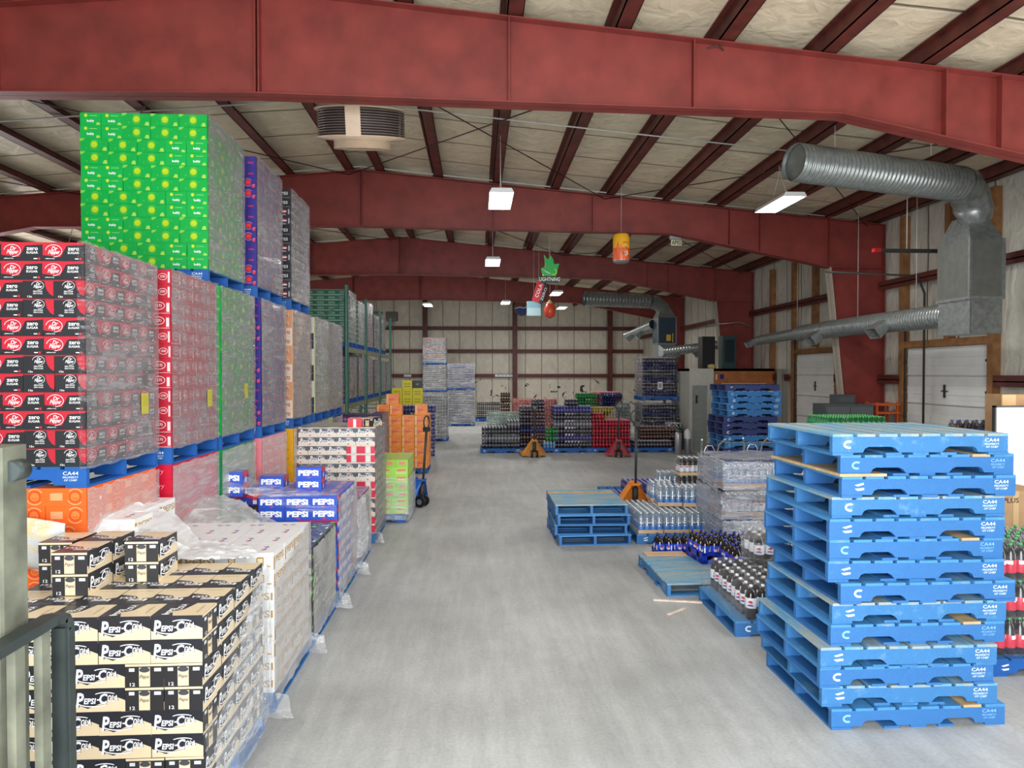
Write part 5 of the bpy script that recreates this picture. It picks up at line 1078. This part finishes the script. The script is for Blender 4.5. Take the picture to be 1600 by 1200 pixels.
# ------------------------------------------------------------------ mid pallet stack, hand trucks, cylinders
kinds = ['navy', 'bright', 'bright', 'bright', 'bright', 'navy', 'navy', 'navy', 'bright', 'weathered', 'navy', 'navy', 'blue', 'navy', 'blue']
for i in range(15):
    dx = (0.02, 0.06, 0.08, 0.05, 0.07, -0.02, -0.04, -0.03, 0.0, 0.02, -0.03, -0.02, 0, 0.01, 0)[i]
    pallet(5.50 + 0.61 + dx, 14.9 + 0.51, 0.142 * (14 - i), '%s pallet, %s from the top of the stack before the site office' % ({'navy': 'dark navy', 'bright': 'bright blue', 'weathered': 'weathered blue', 'blue': 'blue'}[kinds[i]], ordn(i + 1)), kinds[i], R(random.uniform(-1, 1)), 'pallets of the stack before the office')
M_CHR = mat('chrome_tube', (206, 210, 214), 0.25, 0.8)
def hand_truck(x, y, rz, label):
    t = thing('hand_truck', label, 'hand truck', (x, y, 0), rz)
    mb = MB()
    for s in (-1, 1): mb.tube([(s * 0.15, 0.02, 0.12), (s * 0.15, 0, 1.0), (s * 0.16, -0.05, 1.12), (s * 0.21, -0.16, 1.22), (s * 0.22, -0.2, 1.23)], 0.016, M_CHR, 8)
    for z in (0.3, 0.6, 0.86): mb.tube([(-0.15, 0.01, z), (0.15, 0.01, z)], 0.014, M_CHR, 8)
    mb.tube([(-0.09, 0.0, 0.6), (-0.09, 0.0, 1.02), (-0.05, 0, 1.1), (0.05, 0, 1.1), (0.09, 0, 1.02), (0.09, 0, 0.6)], 0.012, M_CHR, 8); mb.build('frame', parent=t)
    mb = MB(); mb.box(-0.2, 0.02, 0.02, 0.2, 0.28, 0.03, M_GALV); mb.build('toe_plate', parent=t)
    for s in (-1, 1):
        mb = MB(); mb.tube([(s * 0.2, -0.1, 0.125), (s * 0.25, -0.1, 0.125)], 0.125, M_BLACK, 20); mb.build('wheel', parent=t)
hand_truck(4.12, 11.9, R(4), 'chrome hand truck behind the cola trays, the one closer to the aisle')
hand_truck(4.98, 12.1, R(-6), 'chrome hand truck half hidden behind the wrapped bottles and big stack')
for k, x in enumerate((5.92, 6.22)):
    t = thing('gas_cylinder', ('silver gas cylinder with green collar beside the bottle packs', 'silver gas cylinder with white rag hung over its top')[k], 'cylinder', (x, 19.8 + 0.05 * k, 0), 0)
    mb = MB(); mb.lathe([(0.08, 0), (0.1, 0.02), (0.1, 0.55), (0.085, 0.62), (0.04, 0.66)], mat('aluminium_satin', (176, 178, 180), 0.35, 0.7), 18); mb.build('body', parent=t)
    mb = MB(); mb.lathe([(0.05, 0.655), (0.05, 0.72), (0.02, 0.74)], ink((40, 110, 80)) if k == 0 else M_WHITE, 12); mb.build('valve_cap', parent=t)
    if k: mb = MB(); mb.lathe([(0.11, 0.45), (0.108, 0.6), (0.09, 0.68), (0.05, 0.72)], M_WHITE, 14, cap=False); mb.build('cloth', parent=t)

# ------------------------------------------------------------------ pallet jacks
def jack(x, y, rz, col, label, lift=0.0, hl=1.22, tilt=0.06):
    t = thing('pallet_jack', label, 'pallet jack', (x, y, 0), rz); m = mat('enamel_%02x%02x%02x' % col, col, 0.35, 0, 0.1, coat=0.3)
    for s in (-1, 1):
        mb = MB(); mb.prism([(s * 0.26 - 0.08, 0.15), (s * 0.26 + 0.08, 0.15), (s * 0.26 + 0.08, 1.2), (s * 0.26 + 0.04, 1.32), (s * 0.26 - 0.04, 1.32), (s * 0.26 - 0.08, 1.2)], 0.035, 0.09, m); mb.build('fork', parent=t)
        mb = MB(); mb.tube([(s * 0.26 - 0.04, 1.12, 0.036), (s * 0.26 + 0.04, 1.12, 0.036)], 0.035, M_BLACK, 12); mb.build('roller', parent=t)
        mb = MB(); mb.tube([(s * 0.075 - 0.025, -0.02, 0.1), (s * 0.075 + 0.025, -0.02, 0.1)], 0.1, M_BLACK, 20); mb.tube([(s * 0.075 - 0.028, -0.02, 0.1), (s * 0.075 + 0.028, -0.02, 0.1)], 0.05, M_GALV, 14); mb.build('steer_wheel', parent=t)
    mb = MB(); mb.prism([(-0.34, 0.035), (0.34, 0.035), (0.34, 0.12), (0.09, 0.47), (0.055, 0.52), (-0.055, 0.52), (-0.09, 0.47), (-0.34, 0.12)], 0.1, 0.13, m, lambda u, v, w_: (u, w_, v))
    mb.add([(-0.34, 0.1, 0.12), (-0.09, 0.1, 0.47), (-0.07, -0.06, 0.47), (-0.28, 0.0, 0.1)], [(0, 1, 2, 3)], m); mb.add([(0.34, 0.1, 0.12), (0.09, 0.1, 0.47), (0.07, -0.06, 0.47), (0.28, 0.0, 0.1)], [(3, 2, 1, 0)], m)
    mb.box(-0.08, -0.07, 0.46, 0.08, 0.12, 0.5, m); mb.build('frame', parent=t)
    mb = MB(); mb.tube([(0, -0.02, 0.16), (0, -0.02, 0.42)], 0.05, M_DARK, 14); mb.build('pump', parent=t)
    mb = MB(); a = Vector((0, -0.04, 0.4)); b = Vector((0, -0.04 - hl * math.sin(tilt), 0.4 + hl * math.cos(tilt) - 0.25)); mb.tube([a, b], 0.022, M_DARK, 10)
    loop = [b + Vector((0.1 * math.sin(q), 0, 0.115 - 0.115 * math.cos(q))) for q in [2 * math.pi * k / 16 for k in range(17)]]
    mb.tube(loop, 0.014, M_DARK, 8, cap=False); mb.box(b.x - 0.045, b.y - 0.05, b.z - 0.05, b.x + 0.045, b.y + 0.05, b.z + 0.03, M_DARK); mb.build('handle', parent=t)
jack(1.62, 19.2, R(3), (214, 140, 24), 'yellow pallet jack with black handle before the bottle packs at the back')
jack(4.0, 19.1, R(-8), (172, 24, 40), 'red pallet jack before the red bottle packs at the back')
jack(-1.0, 12.25, R(66), (36, 96, 184), 'blue pallet jack between the lime load and the orange boxes', hl=1.25)
jack(2.72, 11.62, R(4), (238, 140, 46), 'orange pallet jack with tall dark handle among the violet packs', hl=1.38, tilt=0.03)

# ------------------------------------------------------------------ bottle packs across the back
for (x, nm) in ((0.72, 'grey bottle packs'), (1.88, 'mixed brown packs'), (2.87, 'tall dark packs'), (4.02, 'red packs'), (5.3, 'low dark packs')):
    pallet(x, 20.75, 0, 'blue pallet at the back under the %s' % nm, 'blue')
packs(['dark', 'silver', 'dark', 'dark'], 0.14, 20.3, 0.142, 3, 4, 3, 'grey back group', last=None); packs('silver', 0.14 + 2 * PLX, 20.3, 0.142 + 3 * PH, 1, 3, 1, 'topping grey back group')
packs(['dark', 'brown', 'blue', 'dark', 'dark', 'dark'], 1.3, 20.55, 0.142, 2, 3, 6, 'brown group behind jack'); packs('dark', 1.3 + PLX, 20.65, 0.142 + 6 * PH, 1, 2, 1, 'topping the brown group')
packs('green', 2.06, 20.3, 0.142 + 0.20, 1, 1, 2, 'green pair', top=False); packs('water', 1.98, 20.3, 0.142, 1, 1, 1, 'under the green pair')
packs(['dark', 'violet', 'dark', 'silver', 'dark', 'violet'], 2.3, 20.3, 0.142, 3, 4, 6, 'tall dark group'); packs('dark', 2.3 + PLX, 20.5, 0.142 + 6 * PH, 1, 2, 1, 'topping the tall dark group')
packs('red', 3.47, 20.3, 0.142, 3, 4, 4, 'red back group'); packs('red', 3.47, 20.4, 0.142 + 4 * PH, 1, 2, 1, 'topping the red group')
packs(['dark', 'dark'], 4.72, 20.25, 0.142, 3, 2, 1, 'low dark group'); packs('brown', 5.0, 20.6, 0.142 + PH, 3, 1, 2, 'low brown group'); packs('dark', 5.95, 20.7, 0.0, 1, 3, 4, 'dark column by the tower')
packs('dark', 6.4, 21.5, 0, 1, 1, 5, 'dark column by the office')
# tall wrapped tower
for z, nm, ly in ((0, 'lower', 6), (1.5, 'upper', 6)):
    pallet(5.86, 22.1, z, 'blue pallet under the %s part of the tall wrapped bottle tower' % nm, 'blue')
    packs(['navyp', 'dark'], 5.3, 21.55, z + 0.142, 3, 4, ly, '%s part of tall tower' % nm)
    film(5.29, 6.46, 21.54, 22.6, z + 0.1, z + 1.42, 'film round the %s half of the tall bottle tower' % nm, M_FILM, sides='fl', amp=0.01)
pallet(4.95, 22.3, 0, 'blue pallet under the dark green bottle packs', 'blue'); packs('darkgreen', 4.62, 21.9, 0.142, 1, 3, 6, 'column beside tall tower')
drape([[(4.6, 21.7, 1.5), (4.85, 21.7, 1.5), (5.0, 21.75, 1.45)], [(4.1, 21.3, 1.0), (4.5, 21.35, 0.8), (4.95, 21.5, 0.8)], [(4.3, 21.2, 0.5), (4.6, 21.2, 0.3), (4.95, 21.4, 0.2)]], 'loose film hanging between the red packs and the dark green packs', 20, 16, 0.03, None, 31)
# rear rows behind
for (k, x, y, z, nx, l, nm) in (('pinkp', 1.3, 24.0, 0, 4, 7, 'salmon far row'), ('green', 3.55, 24.2, 0, 2, 8, 'green far row'), ('navyp', 4.5, 24.4, 0, 2, 8, 'navy far row'), ('darkgreen', 0.35, 22.6, 0, 3, 5, 'mint wrapped row'),
        ('gold', 3.5, 22.6, 0, 3, 6, 'yellow far row'), ('blue', 4.3, 22.7, 0.0, 1, 6, 'blue far column'), ('dark', 0.0, 33.6, 0.142, 3, 4, 'grey wall group'), ('red', 4.4, 26.0, 0, 3, 8, 'red farthest row'), ('brown', 0.9, 26.0, 0, 1, 8, 'brown far column'), ('violet', -2.35, 19.6, 0.0, 3, 7, 'behind orange boxes')):
    packs(k, x, y, z, nx, 2 if k != 'violet' else 3, l, nm, top=True)
film(0.34, 1.52, 22.58, 23.3, 0.1, 1.06, 'mint film round the wrapped row beyond the grey packs', m_film('mint_film', 0.5, 0.8, 0.3, (186, 214, 198)), sides='fl', top=True)
film(1.28, 2.86, 23.98, 24.6, 0.1, 1.47, 'red tinted film round the salmon row', m_film('salmon_film', 0.3, 0.6, 0.3, (226, 120, 110)), sides='fl', top=True)
pallet(0.55, 33.9, 0, 'blue pallet by the back wall under the grey packs', 'blue')
# two narrow towers on the left of the far floor
for (x, y, ks, nm) in ((-2.74, 35.2, (('silver', 6), ('silver', 6), ('gold', 6)), 'tall wall tower'), (-2.2, 23.95, (('silver', 7),), 'short wrapped stack'), (-1.28, 30.6, (('blue', 7), ('violet', 5)), 'wide back tower')):
    z = 0
    for q, (k, l) in enumerate(ks):
        nx = 3
        pallet(x + nx * PLX / 2, y + 0.5, z, '%s pallet up in the %s at the back' % (ordn(q + 1), nm), 'blue')
        packs(k if k != 'gold' else ['silver', 'pinkp'], x, y, z + 0.142, nx, 3, l, '%s section of %s' % (ordn(q + 1), nm), left=True, right=True)
        film(x, x + nx * PLX, y, y + 0.9, z + 0.1, z + 0.142 + l * PH, 'shiny film round the %s section of the %s' % (ordn(q + 1), nm), m_film('shiny_film', 0.35, 0.7, 0.6, (226, 228, 230)), sides='frl', amp=0.02); z += 0.142 + l * PH + 0.01

# ------------------------------------------------------------------ site office and things by the side wall
t = thing('site_office', 'plywood office box with grey door by the side wall', 'office booth', (6.50, 20.6, 0))
mo = mat('plywood_orange', (176, 104, 52), 0.6, 0, 0.25, 5); mw_ = mat('office_white', (196, 196, 186), 0.5, 0, 0.08); mg = mat('office_door_grey', (150, 156, 152), 0.45, 0, 0.1)
mb = MB(); mb.box(0.75, 0, 0, 2.66, 0.08, 2.52, mo); mb.box(0, 0.08, 0, 0.08, 2.6, 2.52, mw_); mb.box(0, 0, 2.44, 2.66, 2.6, 2.52, mo); mb.build('panel', parent=t)
mb = MB(); mb.box(0, -0.02, 2.0, 0.75, 0.08, 2.52, mw_); mb.box(0, -0.02, 0, 0.09, 0.08, 2.0, mw_); mb.box(0.56, -0.02, 0, 0.75, 0.08, 2.0, mw_); mb.build('front_frame', parent=t)
mb = MB(); mb.box(0.09, 0.02, 0, 0.56, 0.06, 2.0, mg); mb.build('door', parent=t)
mb = MB(); mb.box(0.2, 0.0, 1.45, 0.26, 0.02, 1.7, M_DARK); mb.build('latch', parent=t)
mb = MB(); mb.box(0.95, -0.01, 2.2, 1.07, -0.001, 2.34, ink((36, 40, 120))); mb.box(0.82, -0.01, 2.18, 0.86, -0.001, 2.34, M_WHITE); mb.build('sticker', parent=t)
mb = MB(); mb.box(2.32, -0.03, 1.0, 2.4, -0.001, 2.05, mat('cream_trim', (216, 206, 176), 0.5)); mb.box(1.0, -0.03, 2.0, 2.4, -0.001, 2.07, mat('cream_trim', (216, 206, 176), 0.5)); mb.build('trim', parent=t)
mb = MB(); mb.box(2.46, -0.01, 1.12, 2.58, -0.001, 1.35, M_WHITE); mb.build('notice', parent=t)
mb = MB(); mb.box(0.1, 0.7, 0, 0.5, 1.1, 1.0, M_BLACK); mb.build('speaker_box', label='tall black box standing on the site office roof', cat='box', loc=(6.9, 20.2, 2.52))
mb = MB(); mb.box(0, 0, 0, 0.42, 0.4, 1.02, mat('locker_green', (36, 66, 70), 0.5)); mb.box(0.06, -0.01, 0.2, 0.36, 0, 0.9, mat('locker_dark', (20, 34, 40), 0.4)); mb.build('green_cabinet', label='dark green cabinet on the site office roof beside the black box', cat='cabinet', loc=(7.65, 20.9, 2.52))
mb = MB(); mb.lathe([(0.12, 0), (0.14, 0.1), (0.05, 0.14)], mat('straw', (196, 176, 110), 0.7), 12); mb.build('straw_hat', label='pale yellow bundle lying on the site office roof', cat='bundle', loc=(7.25, 20.75, 2.52))
for k, (x, rt) in enumerate(((8.95, -0.06), (8.78, -0.08))):
    mb = MB(); mb.bar((x, 19.4, 0.0), (x + 0.22, 19.9, 2.5), 0.14, 0.04, mat('grey_board', (150, 148, 138), 0.6)); mb.build('long_board', label=('long grey board leaning on the side wall, outer one', 'long grey board leaning on the side wall, nearer the office')[k], cat='board')
mb = MB(); mb.bar((8.72, 15.0, 2.0), (8.05, 15.05, 4.74), 0.16, 0.03, M_FLANGE)
# grey cabinets, orange stand
mc = mat('cabinet_grey', (86, 90, 92), 0.45, 0.1, 0.08)
t = thing('filing_cabinet', 'wide dark grey steel cabinet by the side wall beyond the pallet stack', 'cabinet', (7.45, 14.2, 0)); mb = MB(); mb.bevbox(0, 0, 0, 1.05, 0.6, 1.72, mc, 0.01); mb.build('body', parent=t)
for a in (0.02, 0.53):
    mb = MB(); mb.box(a, -0.02, 0.1, a + 0.49, 0, 1.66, mat('cabinet_door_grey', (100, 104, 106), 0.4)); h_ = MB(); h_.box(a + 0.4, -0.04, 0.9, a + 0.43, -0.02, 1.05, M_GALV); d = mb.build('door', parent=t); h_.build('handle', parent=d)
mb = MB(); mb.bevbox(0, 0, 0, 0.4, 0.35, 0.2, mat('box_grey', (70, 74, 78), 0.5), 0.01); mb.box(0.05, -0.005, 0.05, 0.35, 0, 0.15, mc); mb.build('metal_box', label='small grey box on top of the wide grey cabinet', cat='box', loc=(7.75, 14.3, 1.72))
t = thing('work_stand', 'orange steel stand next to the grey cabinet', 'stand', (8.65, 14.35, 0)); mor = mat('orange_enamel', (206, 92, 40), 0.45)
mb = MB()
for x in (0, 0.46):
    for y in (0, 0.36): mb.box(x - 0.02, y - 0.02, 0, x + 0.02, y + 0.02, 1.75, mor)
mb.build('frame', parent=t)
for z in (0.6, 1.1, 1.5, 1.68): mb = MB(); mb.box(-0.04, -0.04, z, 0.5, 0.4, z + 0.05, mor); mb.build('shelf', parent=t)
pallet(6.9, 12.5, 0, 'blue pallet under the green-capped bottles', 'blue'); packs('green', 6.35, 12.1, 0.142, 3, 3, 7, 'before the grey cabinet')
pallet(7.1, 9.45, 0, 'blue pallet under the dark bottles by the wall', 'blue')
for l in range(5):
    for i in range(3): bottle_case(BB, 'cola_bottle_pack', 6.78 + 0.36 * i, 9.2, 0.142 + 0.32 * l, 0, 3, 2, 0.112, 'dark blue-capped bottle pack, %s layer, %s from aisle, by the door' % (ordn(l + 1), ordn(i + 1)), 'blue-capped packs by the door', None, True, 0.31)
# cardboard, white board, red bottles right of the stack
t = thing('cardboard_carton', 'large open cardboard carton behind the white board at the wall', 'carton', (6.68, 8.35, 0)); mb = MB(); mb.box(0, 0, 0.0, 1.1, 0.3, 2.12, mat('cardboard', (176, 140, 100), 0.75, 0, 0.12)); mb.build('body', parent=t)
mb = MB(); mb.box(0, -0.2, 1.95, 1.1, 0.0, 1.97, mat('cardboard_pale', (214, 178, 130), 0.7)); mb.box(-0.02, -0.02, 1.3, 0.16, 0.0, 2.12, mat('cardboard_pale', (214, 178, 130), 0.7)); mb.build('flap', parent=t)
t = thing('white_board', 'white board with dark frame standing beside the cardboard carton', 'board', (6.22, 7.9, 0)); mb = MB(); mb.box(0.02, 0, 0.9, 0.9, 0.03, 1.98, M_WHITE); mb.build('panel', parent=t)
mb = MB(); mb.box(0, -0.01, 0.88, 0.02, 0.04, 2.0, M_DARK); mb.box(0, -0.01, 1.98, 0.92, 0.04, 2.0, M_DARK); mb.box(0, -0.01, 0.88, 0.92, 0.04, 0.9, M_DARK); mb.build('frame', parent=t)
mb = MB(); mb.box(0.0, 0, 0, 0.05, 0.05, 0.9, M_DARK); mb.box(0.85, 0, 0, 0.9, 0.05, 0.9, M_DARK); mb.build('leg', parent=t)
for k in range(2):
    mb = MB(); mb.box(0, 0, 0, 0.7, 0.5, 0.62, mat('cardboard', (176, 140, 100), 0.75, 0, 0.12)); mb.box(0.32, -0.002, 0, 0.38, 0, 0.62, mat('packing_tape', (196, 166, 120), 0.3)); decals(mb, frame((0.3, 0, 0.5), (1, 0, 0), (0, 0, 1), (0, -1, 0)), [('t', 'PLUS', 0, 0.03, 0.16, 0.05, (30, 30, 40))], eps=0.003) if k else None
    mb.build('moving_carton', label='brown carton, %s of two stacked beside the big pallet stack' % ('lower', 'upper')[k], cat='carton', loc=(5.0, 6.5, 0.60 * k))
pallet(4.65, 5.65, 0, 'blue pallet under the green-capped red bottles beside the big stack', 'blue')
for l in range(3):
    for i in range(3):
        for j in range(2): bottle_case(BR, 'red_bottle_tray', 4.22 + 0.36 * i, 5.36 + 0.36 * j, 0.142 + 0.30 * l, 0, 4, 4, 0.086, 'green-capped red bottle tray, %s layer, %s along, %s row, beside the big stack' % (ordn(l + 1), ordn(i + 1), ordn(j + 1)), 'green-capped red trays', 'none', True)

# ------------------------------------------------------------------ things hung from the roof
def hang_line(t, x, y, z, top, r=0.004):
    mb = MB(); mb.tube([(x, y, z), (x, y, top)], r, M_CONDW, 5); mb.build('string', parent=t)
t = thing('hanging_can', 'giant orange and yellow drink can hanging under the rafter', 'sign', (3.02, 14.2, 4.69)); mb = MB()
my = mat('can_yellow', (240, 176, 36), 0.35); mo_ = mat('can_orange', (226, 92, 36), 0.35); ms_ = mat('can_rim', (170, 166, 166), 0.3, 0.7)
mb.lathe([(0.13, 0.0), (0.165, 0.03), (0.172, 0.05), (0.172, 0.3), (0.172, 0.52), (0.16, 0.57), (0.145, 0.6), (0.14, 0.6)], my, 28, mats=[ms_, ms_, mo_, my, my, my, my])
fr = lambda u, v, c=0: ((0.174 + c) * math.sin(u / 0.172), -(0.174 + c) * math.cos(u / 0.172), v)
decals(mb, fr, [('p', [(-0.15, 0.28), (-0.08, 0.28), (-0.1, 0.44)], (226, 92, 36)), ('p', [(-0.1, 0.28), (0.0, 0.28), (-0.04, 0.38)], (226, 92, 36)), ('t', 'LIPTON', 0.06, 0.40, 0.12, 0.05, (180, 30, 40)), ('p', [(0.02, 0.2), (0.1, 0.24), (0.12, 0.16), (0.05, 0.12)], (230, 226, 200)), ('p', [(-0.03, 0.22), (0.03, 0.2), (0.06, 0.14), (0.0, 0.17)], (70, 110, 40)), ('t', 'TEA', 0.07, 0.3, 0.06, 0.05, (60, 90, 40))])
mb.build('body', parent=t); hang_line(t, 0, 0, 0.6, 2.0)
t = thing('hanging_sign', 'green splash sign reading lightning hanging over the aisle', 'sign', (1.72, 16.2, 4.57)); mb = MB()
gr = ink((20, 176, 70)); F2 = lambda u, v, w_: (u, w_, v)
blob = [(-0.16, 0.12), (-0.2, 0.3), (-0.1, 0.34), (-0.12, 0.62), (-0.03, 0.5), (0.02, 0.63), (0.1, 0.5), (0.12, 0.4), (0.24, 0.42), (0.2, 0.28), (0.16, 0.12)]
mb.prism(blob, -0.01, 0.01, gr, F2); mb.prism([(-0.24, 0.1), (0.26, 0.1), (0.28, 0.02), (0.2, -0.04), (-0.18, -0.04), (-0.26, 0.02)], -0.014, 0.014, ink((20, 40, 26)), F2)
fs_ = frame((0, -0.0145, 0), (1, 0, 0), (0, 0, 1), (0, -1, 0))
decals(mb, fs_, [('t', 'LIGHTNING', 0.01, 0.045, 0.5, 0.09, (226, 232, 226), 0.1, 0.05), ('o', 0.1, 0.22, 0.09, 0.08, 0.03, (150, 214, 40), 4.2, 7.6), ('p', [(-0.2, 0.3), (0.0, 0.2), (0.05, 0.16), (-0.06, 0.2)], (200, 206, 200)), ('d', -0.15, 0.14, 0.02, 0.02, (210, 220, 120))])
mb.build('panel', parent=t); hang_line(t, 0, 0, 0.6, 2.05)
t = thing('hanging_sign', 'small pale sign with black figures under a white box, near the rafter', 'sign', (4.75, 16.2, 5.44)); mb = MB(); mb.box(-0.1, -0.006, 0, 0.16, 0.006, 0.14, mat('sign_cream', (236, 230, 200), 0.5))
decals(mb, frame((0.03, -0.0065, 0.07), (1, 0, 0), (0, 0, 1), (0, -1, 0)), [('t', 'AP02', 0, 0, 0.22, 0.1, (20, 20, 20), 0, 0.04)]); mb.build('plate', parent=t)
mb = MB(); mb.bevbox(-0.12, -0.06, 0.16, 0.14, 0.1, 0.24, M_WHITE, 0.02); mb.build('access_point', parent=t); hang_line(t, 0, 0, 0.24, 1.1)
t = thing('hanging_sign', 'tilted red and black sign hanging with letters, over the aisle', 'sign', (1.78, 19.6, 4.45)); mb = MB()
mb.prism([(-0.2, 0.02), (0.0, -0.06), (0.16, 0.5), (-0.04, 0.6)], -0.01, 0.01, ink((190, 40, 52)), F2); mb.prism([(0.0, -0.06), (0.1, -0.1), (0.26, 0.42), (0.16, 0.5)], -0.01, 0.01, ink((30, 30, 34)), F2)
fr = frame((0, -0.0105, 0), (1, 0, 0), (0, 0, 1), (0, -1, 0)); decals(mb, fr, [('t', 'COLA', -0.0, 0.3, 0.4, 0.1, (230, 232, 232), 0, 0.04, R(70)), ('t', 'ZERO', 0.14, 0.2, 0.4, 0.07, (210, 212, 214), 0, 0.03, R(70))]); mb.build('panel', parent=t); hang_line(t, 0, 0, 0.55, 2.0)
t = thing('hanging_sign', 'pale blue box sign hanging below the tilted red sign', 'sign', (1.66, 19.9, 4.05)); mb = MB(); mb.box(-0.2, -0.08, 0, 0.2, 0.08, 0.24, ink((176, 206, 210))); mb.box(-0.2, -0.085, 0.24, 0.2, 0.085, 0.42, ink((130, 176, 190))); mb.build('panel', parent=t); hang_line(t, 0, 0, 0.4, 2.4)
t = thing('hanging_sign', 'orange-red inflatable shaped like a ball hanging beside the pale blue sign', 'sign', (1.97, 18.4, 3.86)); mb = MB(); mb.lathe([(0.03, 0), (0.12, 0.05), (0.16, 0.16), (0.15, 0.3), (0.1, 0.4), (0.02, 0.5)], ink((214, 70, 40)), 18, mats=[ink((214, 70, 40))] * 4 + [ink((216, 186, 130))]); mb.build('body', parent=t); hang_line(t, 0, 0, 0.5, 2.3)
t = thing('wall_sign', 'round red, white and blue emblem sign high on the back wall', 'sign', (2.45, 37.2, 5.9)); mb = MB(); mb.tube([(0, 0, 0), (0, 0.06, 0)], 0.42, ink((110, 96, 66)), 32)
mb.prism([(-0.36, -0.02), (-0.1, 0.03), (0.1, -0.02), (0.38, 0.08), (0.36, -0.1), (0.2, -0.3), (-0.05, -0.38), (-0.28, -0.24)], -0.01, 0.0, ink((30, 60, 150)), F2); mb.prism([(-0.38, 0.0), (-0.1, 0.1), (0.1, 0.03), (0.4, 0.18), (0.38, 0.08), (0.1, -0.02), (-0.1, 0.03), (-0.36, -0.04)], -0.012, 0.0, ink((220, 220, 214)), F2)
mb.prism([(-0.36, 0.06), (-0.1, 0.14), (0.1, 0.08), (0.37, 0.21), (0.22, 0.34), (0.0, 0.4), (-0.22, 0.34)], -0.01, 0.0, ink((120, 70, 50)), F2); mb.build('panel', parent=t); hang_line(t, 0, 0.03, 0.4, 0.65)
for k, (x, nm) in enumerate(((1.0, 'long'), (-4.0, 'short'))):
    mb = MB(); mb.box(0, 0, 0, 1.25 if k == 0 else 0.4, 0.03, 0.13, M_WHITE); decals(mb, frame((0.62 if k == 0 else 0.2, 0, 0.065), (1, 0, 0), (0, 0, 1), (0, -1, 0)), [('t', 'SAFETY FIRST' if False else '- - - - -', 0, 0, 0.9 if k == 0 else 0.3, 0.03, (60, 60, 60))], eps=0.002) if k == 0 else None
    mb.build('wall_notice', label='%s white strip fixed on the lowest girt of the back wall' % nm, cat='sign', loc=(x, YB - 0.26, 2.16))

# ------------------------------------------------------------------ forklift at the left edge
mf_ = mat('forklift_olive', (112, 114, 98), 0.5, 0.1, 0.45, 9, 0.1); mfd = mat('forklift_dark', (60, 68, 66), 0.45, 0.4, 0.35, 7, 0.1)
t = thing('forklift', 'worn grey-green forklift mast and load guard in front of the cola loads', 'forklift', (-1.42, 1.9, 0))
for k, yy in enumerate((0.12, -0.62)):
    mb = MB()
    prof = [(-0.10, -0.06), (-0.05, -0.06), (-0.045, -0.052), (-0.035, -0.052), (-0.03, -0.06), (0.02, -0.06), (0.025, -0.05), (0.04, -0.05), (0.045, -0.06), (0.095, -0.06), (0.10, -0.05), (0.10, 0.05), (0.09, 0.06), (-0.10, 0.06)]
    mb.prism([(a, b + yy) for a, b in prof], 0.05, 2.19, mf_)
    mb.tube([(0.10, yy - 0.03, 2.12), (0.10, yy + 0.03, 2.12)], 0.03, mfd, 16); mb.build('mast_rail', parent=t)
mb = MB()
for z in (0.3, 1.3, 2.02): mb.box(-0.12, -0.68, z, -0.04, 0.18, z + 0.12, mfd)
mb.build('crossbar', parent=t)
mb = MB(); mb.box(0.105, -0.75, 0.14, 0.14, 0.3, 0.26, mfd); mb.box(0.105, -0.75, 0.55, 0.14, 0.3, 0.66, mfd); mb.build('carriage', parent=t)
mb = MB(); x = 0.145
top = [(x, -0.8, 1.66), (x, 0.2, 1.66), (x, 0.245, 1.65), (x, 0.265, 1.615), (x, 0.27, 0.5)]
for p, q in zip(top, top[1:]): mb.bar(p, q, 0.05, 0.03, mfd)
mb.box(x - 0.02, 0.235, 0.5, x + 0.02, 0.285, 1.62, mfd)
for k in range(8): yy = 0.16 - k * 0.115; mb.box(x - 0.012, yy - 0.02, 0.6, x + 0.012, yy + 0.02, 1.65, mf_)
mb.build('load_guard', parent=t)
for yy in (0.05, -0.55): mb = MB(); mb.box(0.14, yy - 0.06, 0.1, 0.19, yy + 0.06, 0.66, mfd); mb.box(0.14, yy - 0.06, 0.06, 0.95, yy + 0.06, 0.1, mfd); mb.build('fork', parent=t)
mb = MB(); mb.bevbox(-1.75, -0.75, 0.25, -0.18, 0.25, 1.1, mat('forklift_body', (206, 150, 40), 0.45), 0.08); mb.build('body', parent=t)
for a in (-0.45, -1.5):
    for b in (-0.8, 0.18): mb = MB(); mb.tube([(a, b, 0.27), (a, b + 0.16, 0.27)], 0.27, M_BLACK, 24); mb.build('wheel', parent=t)
# large crushed snack bags of film and yellow wrap behind the forklift mast
mb = MB(); seed = random.Random(4)
for k in range(1):
    mb = MB(); n = 10; vs = []
    for j in range(n + 1):
        for i in range(n + 1):
            u, v = i / n - 0.5, j / n - 0.5; q = (1 - (2 * u) ** 4) * (1 - (2 * v) ** 4)
            vs.append((u * 0.42, -0.08 * q + seed.uniform(-0.006, 0.006), v * 0.36))
    vs += [(a, -b, c) for a, b, c in vs]; m_ = (n + 1) ** 2; fs = [(j * (n + 1) + i, j * (n + 1) + i + 1, (j + 1) * (n + 1) + i + 1, (j + 1) * (n + 1) + i) for j in range(n) for i in range(n)]
    mb.add(vs, fs + [tuple(m_ + a for a in f[::-1]) for f in fs], m_paint_wood('printed_film', (206, 208, 206), (232, 190, 30), 0.42, 0.25), True)
    mb.build('printed_bag', label='yellow and silver printed bag leaning on the orange base load', cat='bag', loc=(-2.86, 4.52, 1.30), rot=(R(12), R(10 - 30 * k), 0))

mb = MB(); mb.box(0, 0, 0, 0.16, 0.002, 0.24, M_WHITE); mb.box(0.03, -0.001, 0.05, 0.13, 0, 0.19, mat('paper_print', (150, 150, 156), 0.6)); mb.build('paper_label', label='white printed sheet stuck on the front of the upper wrapped bottle tower', cat='label', loc=(5.76, 21.50, 1.86))
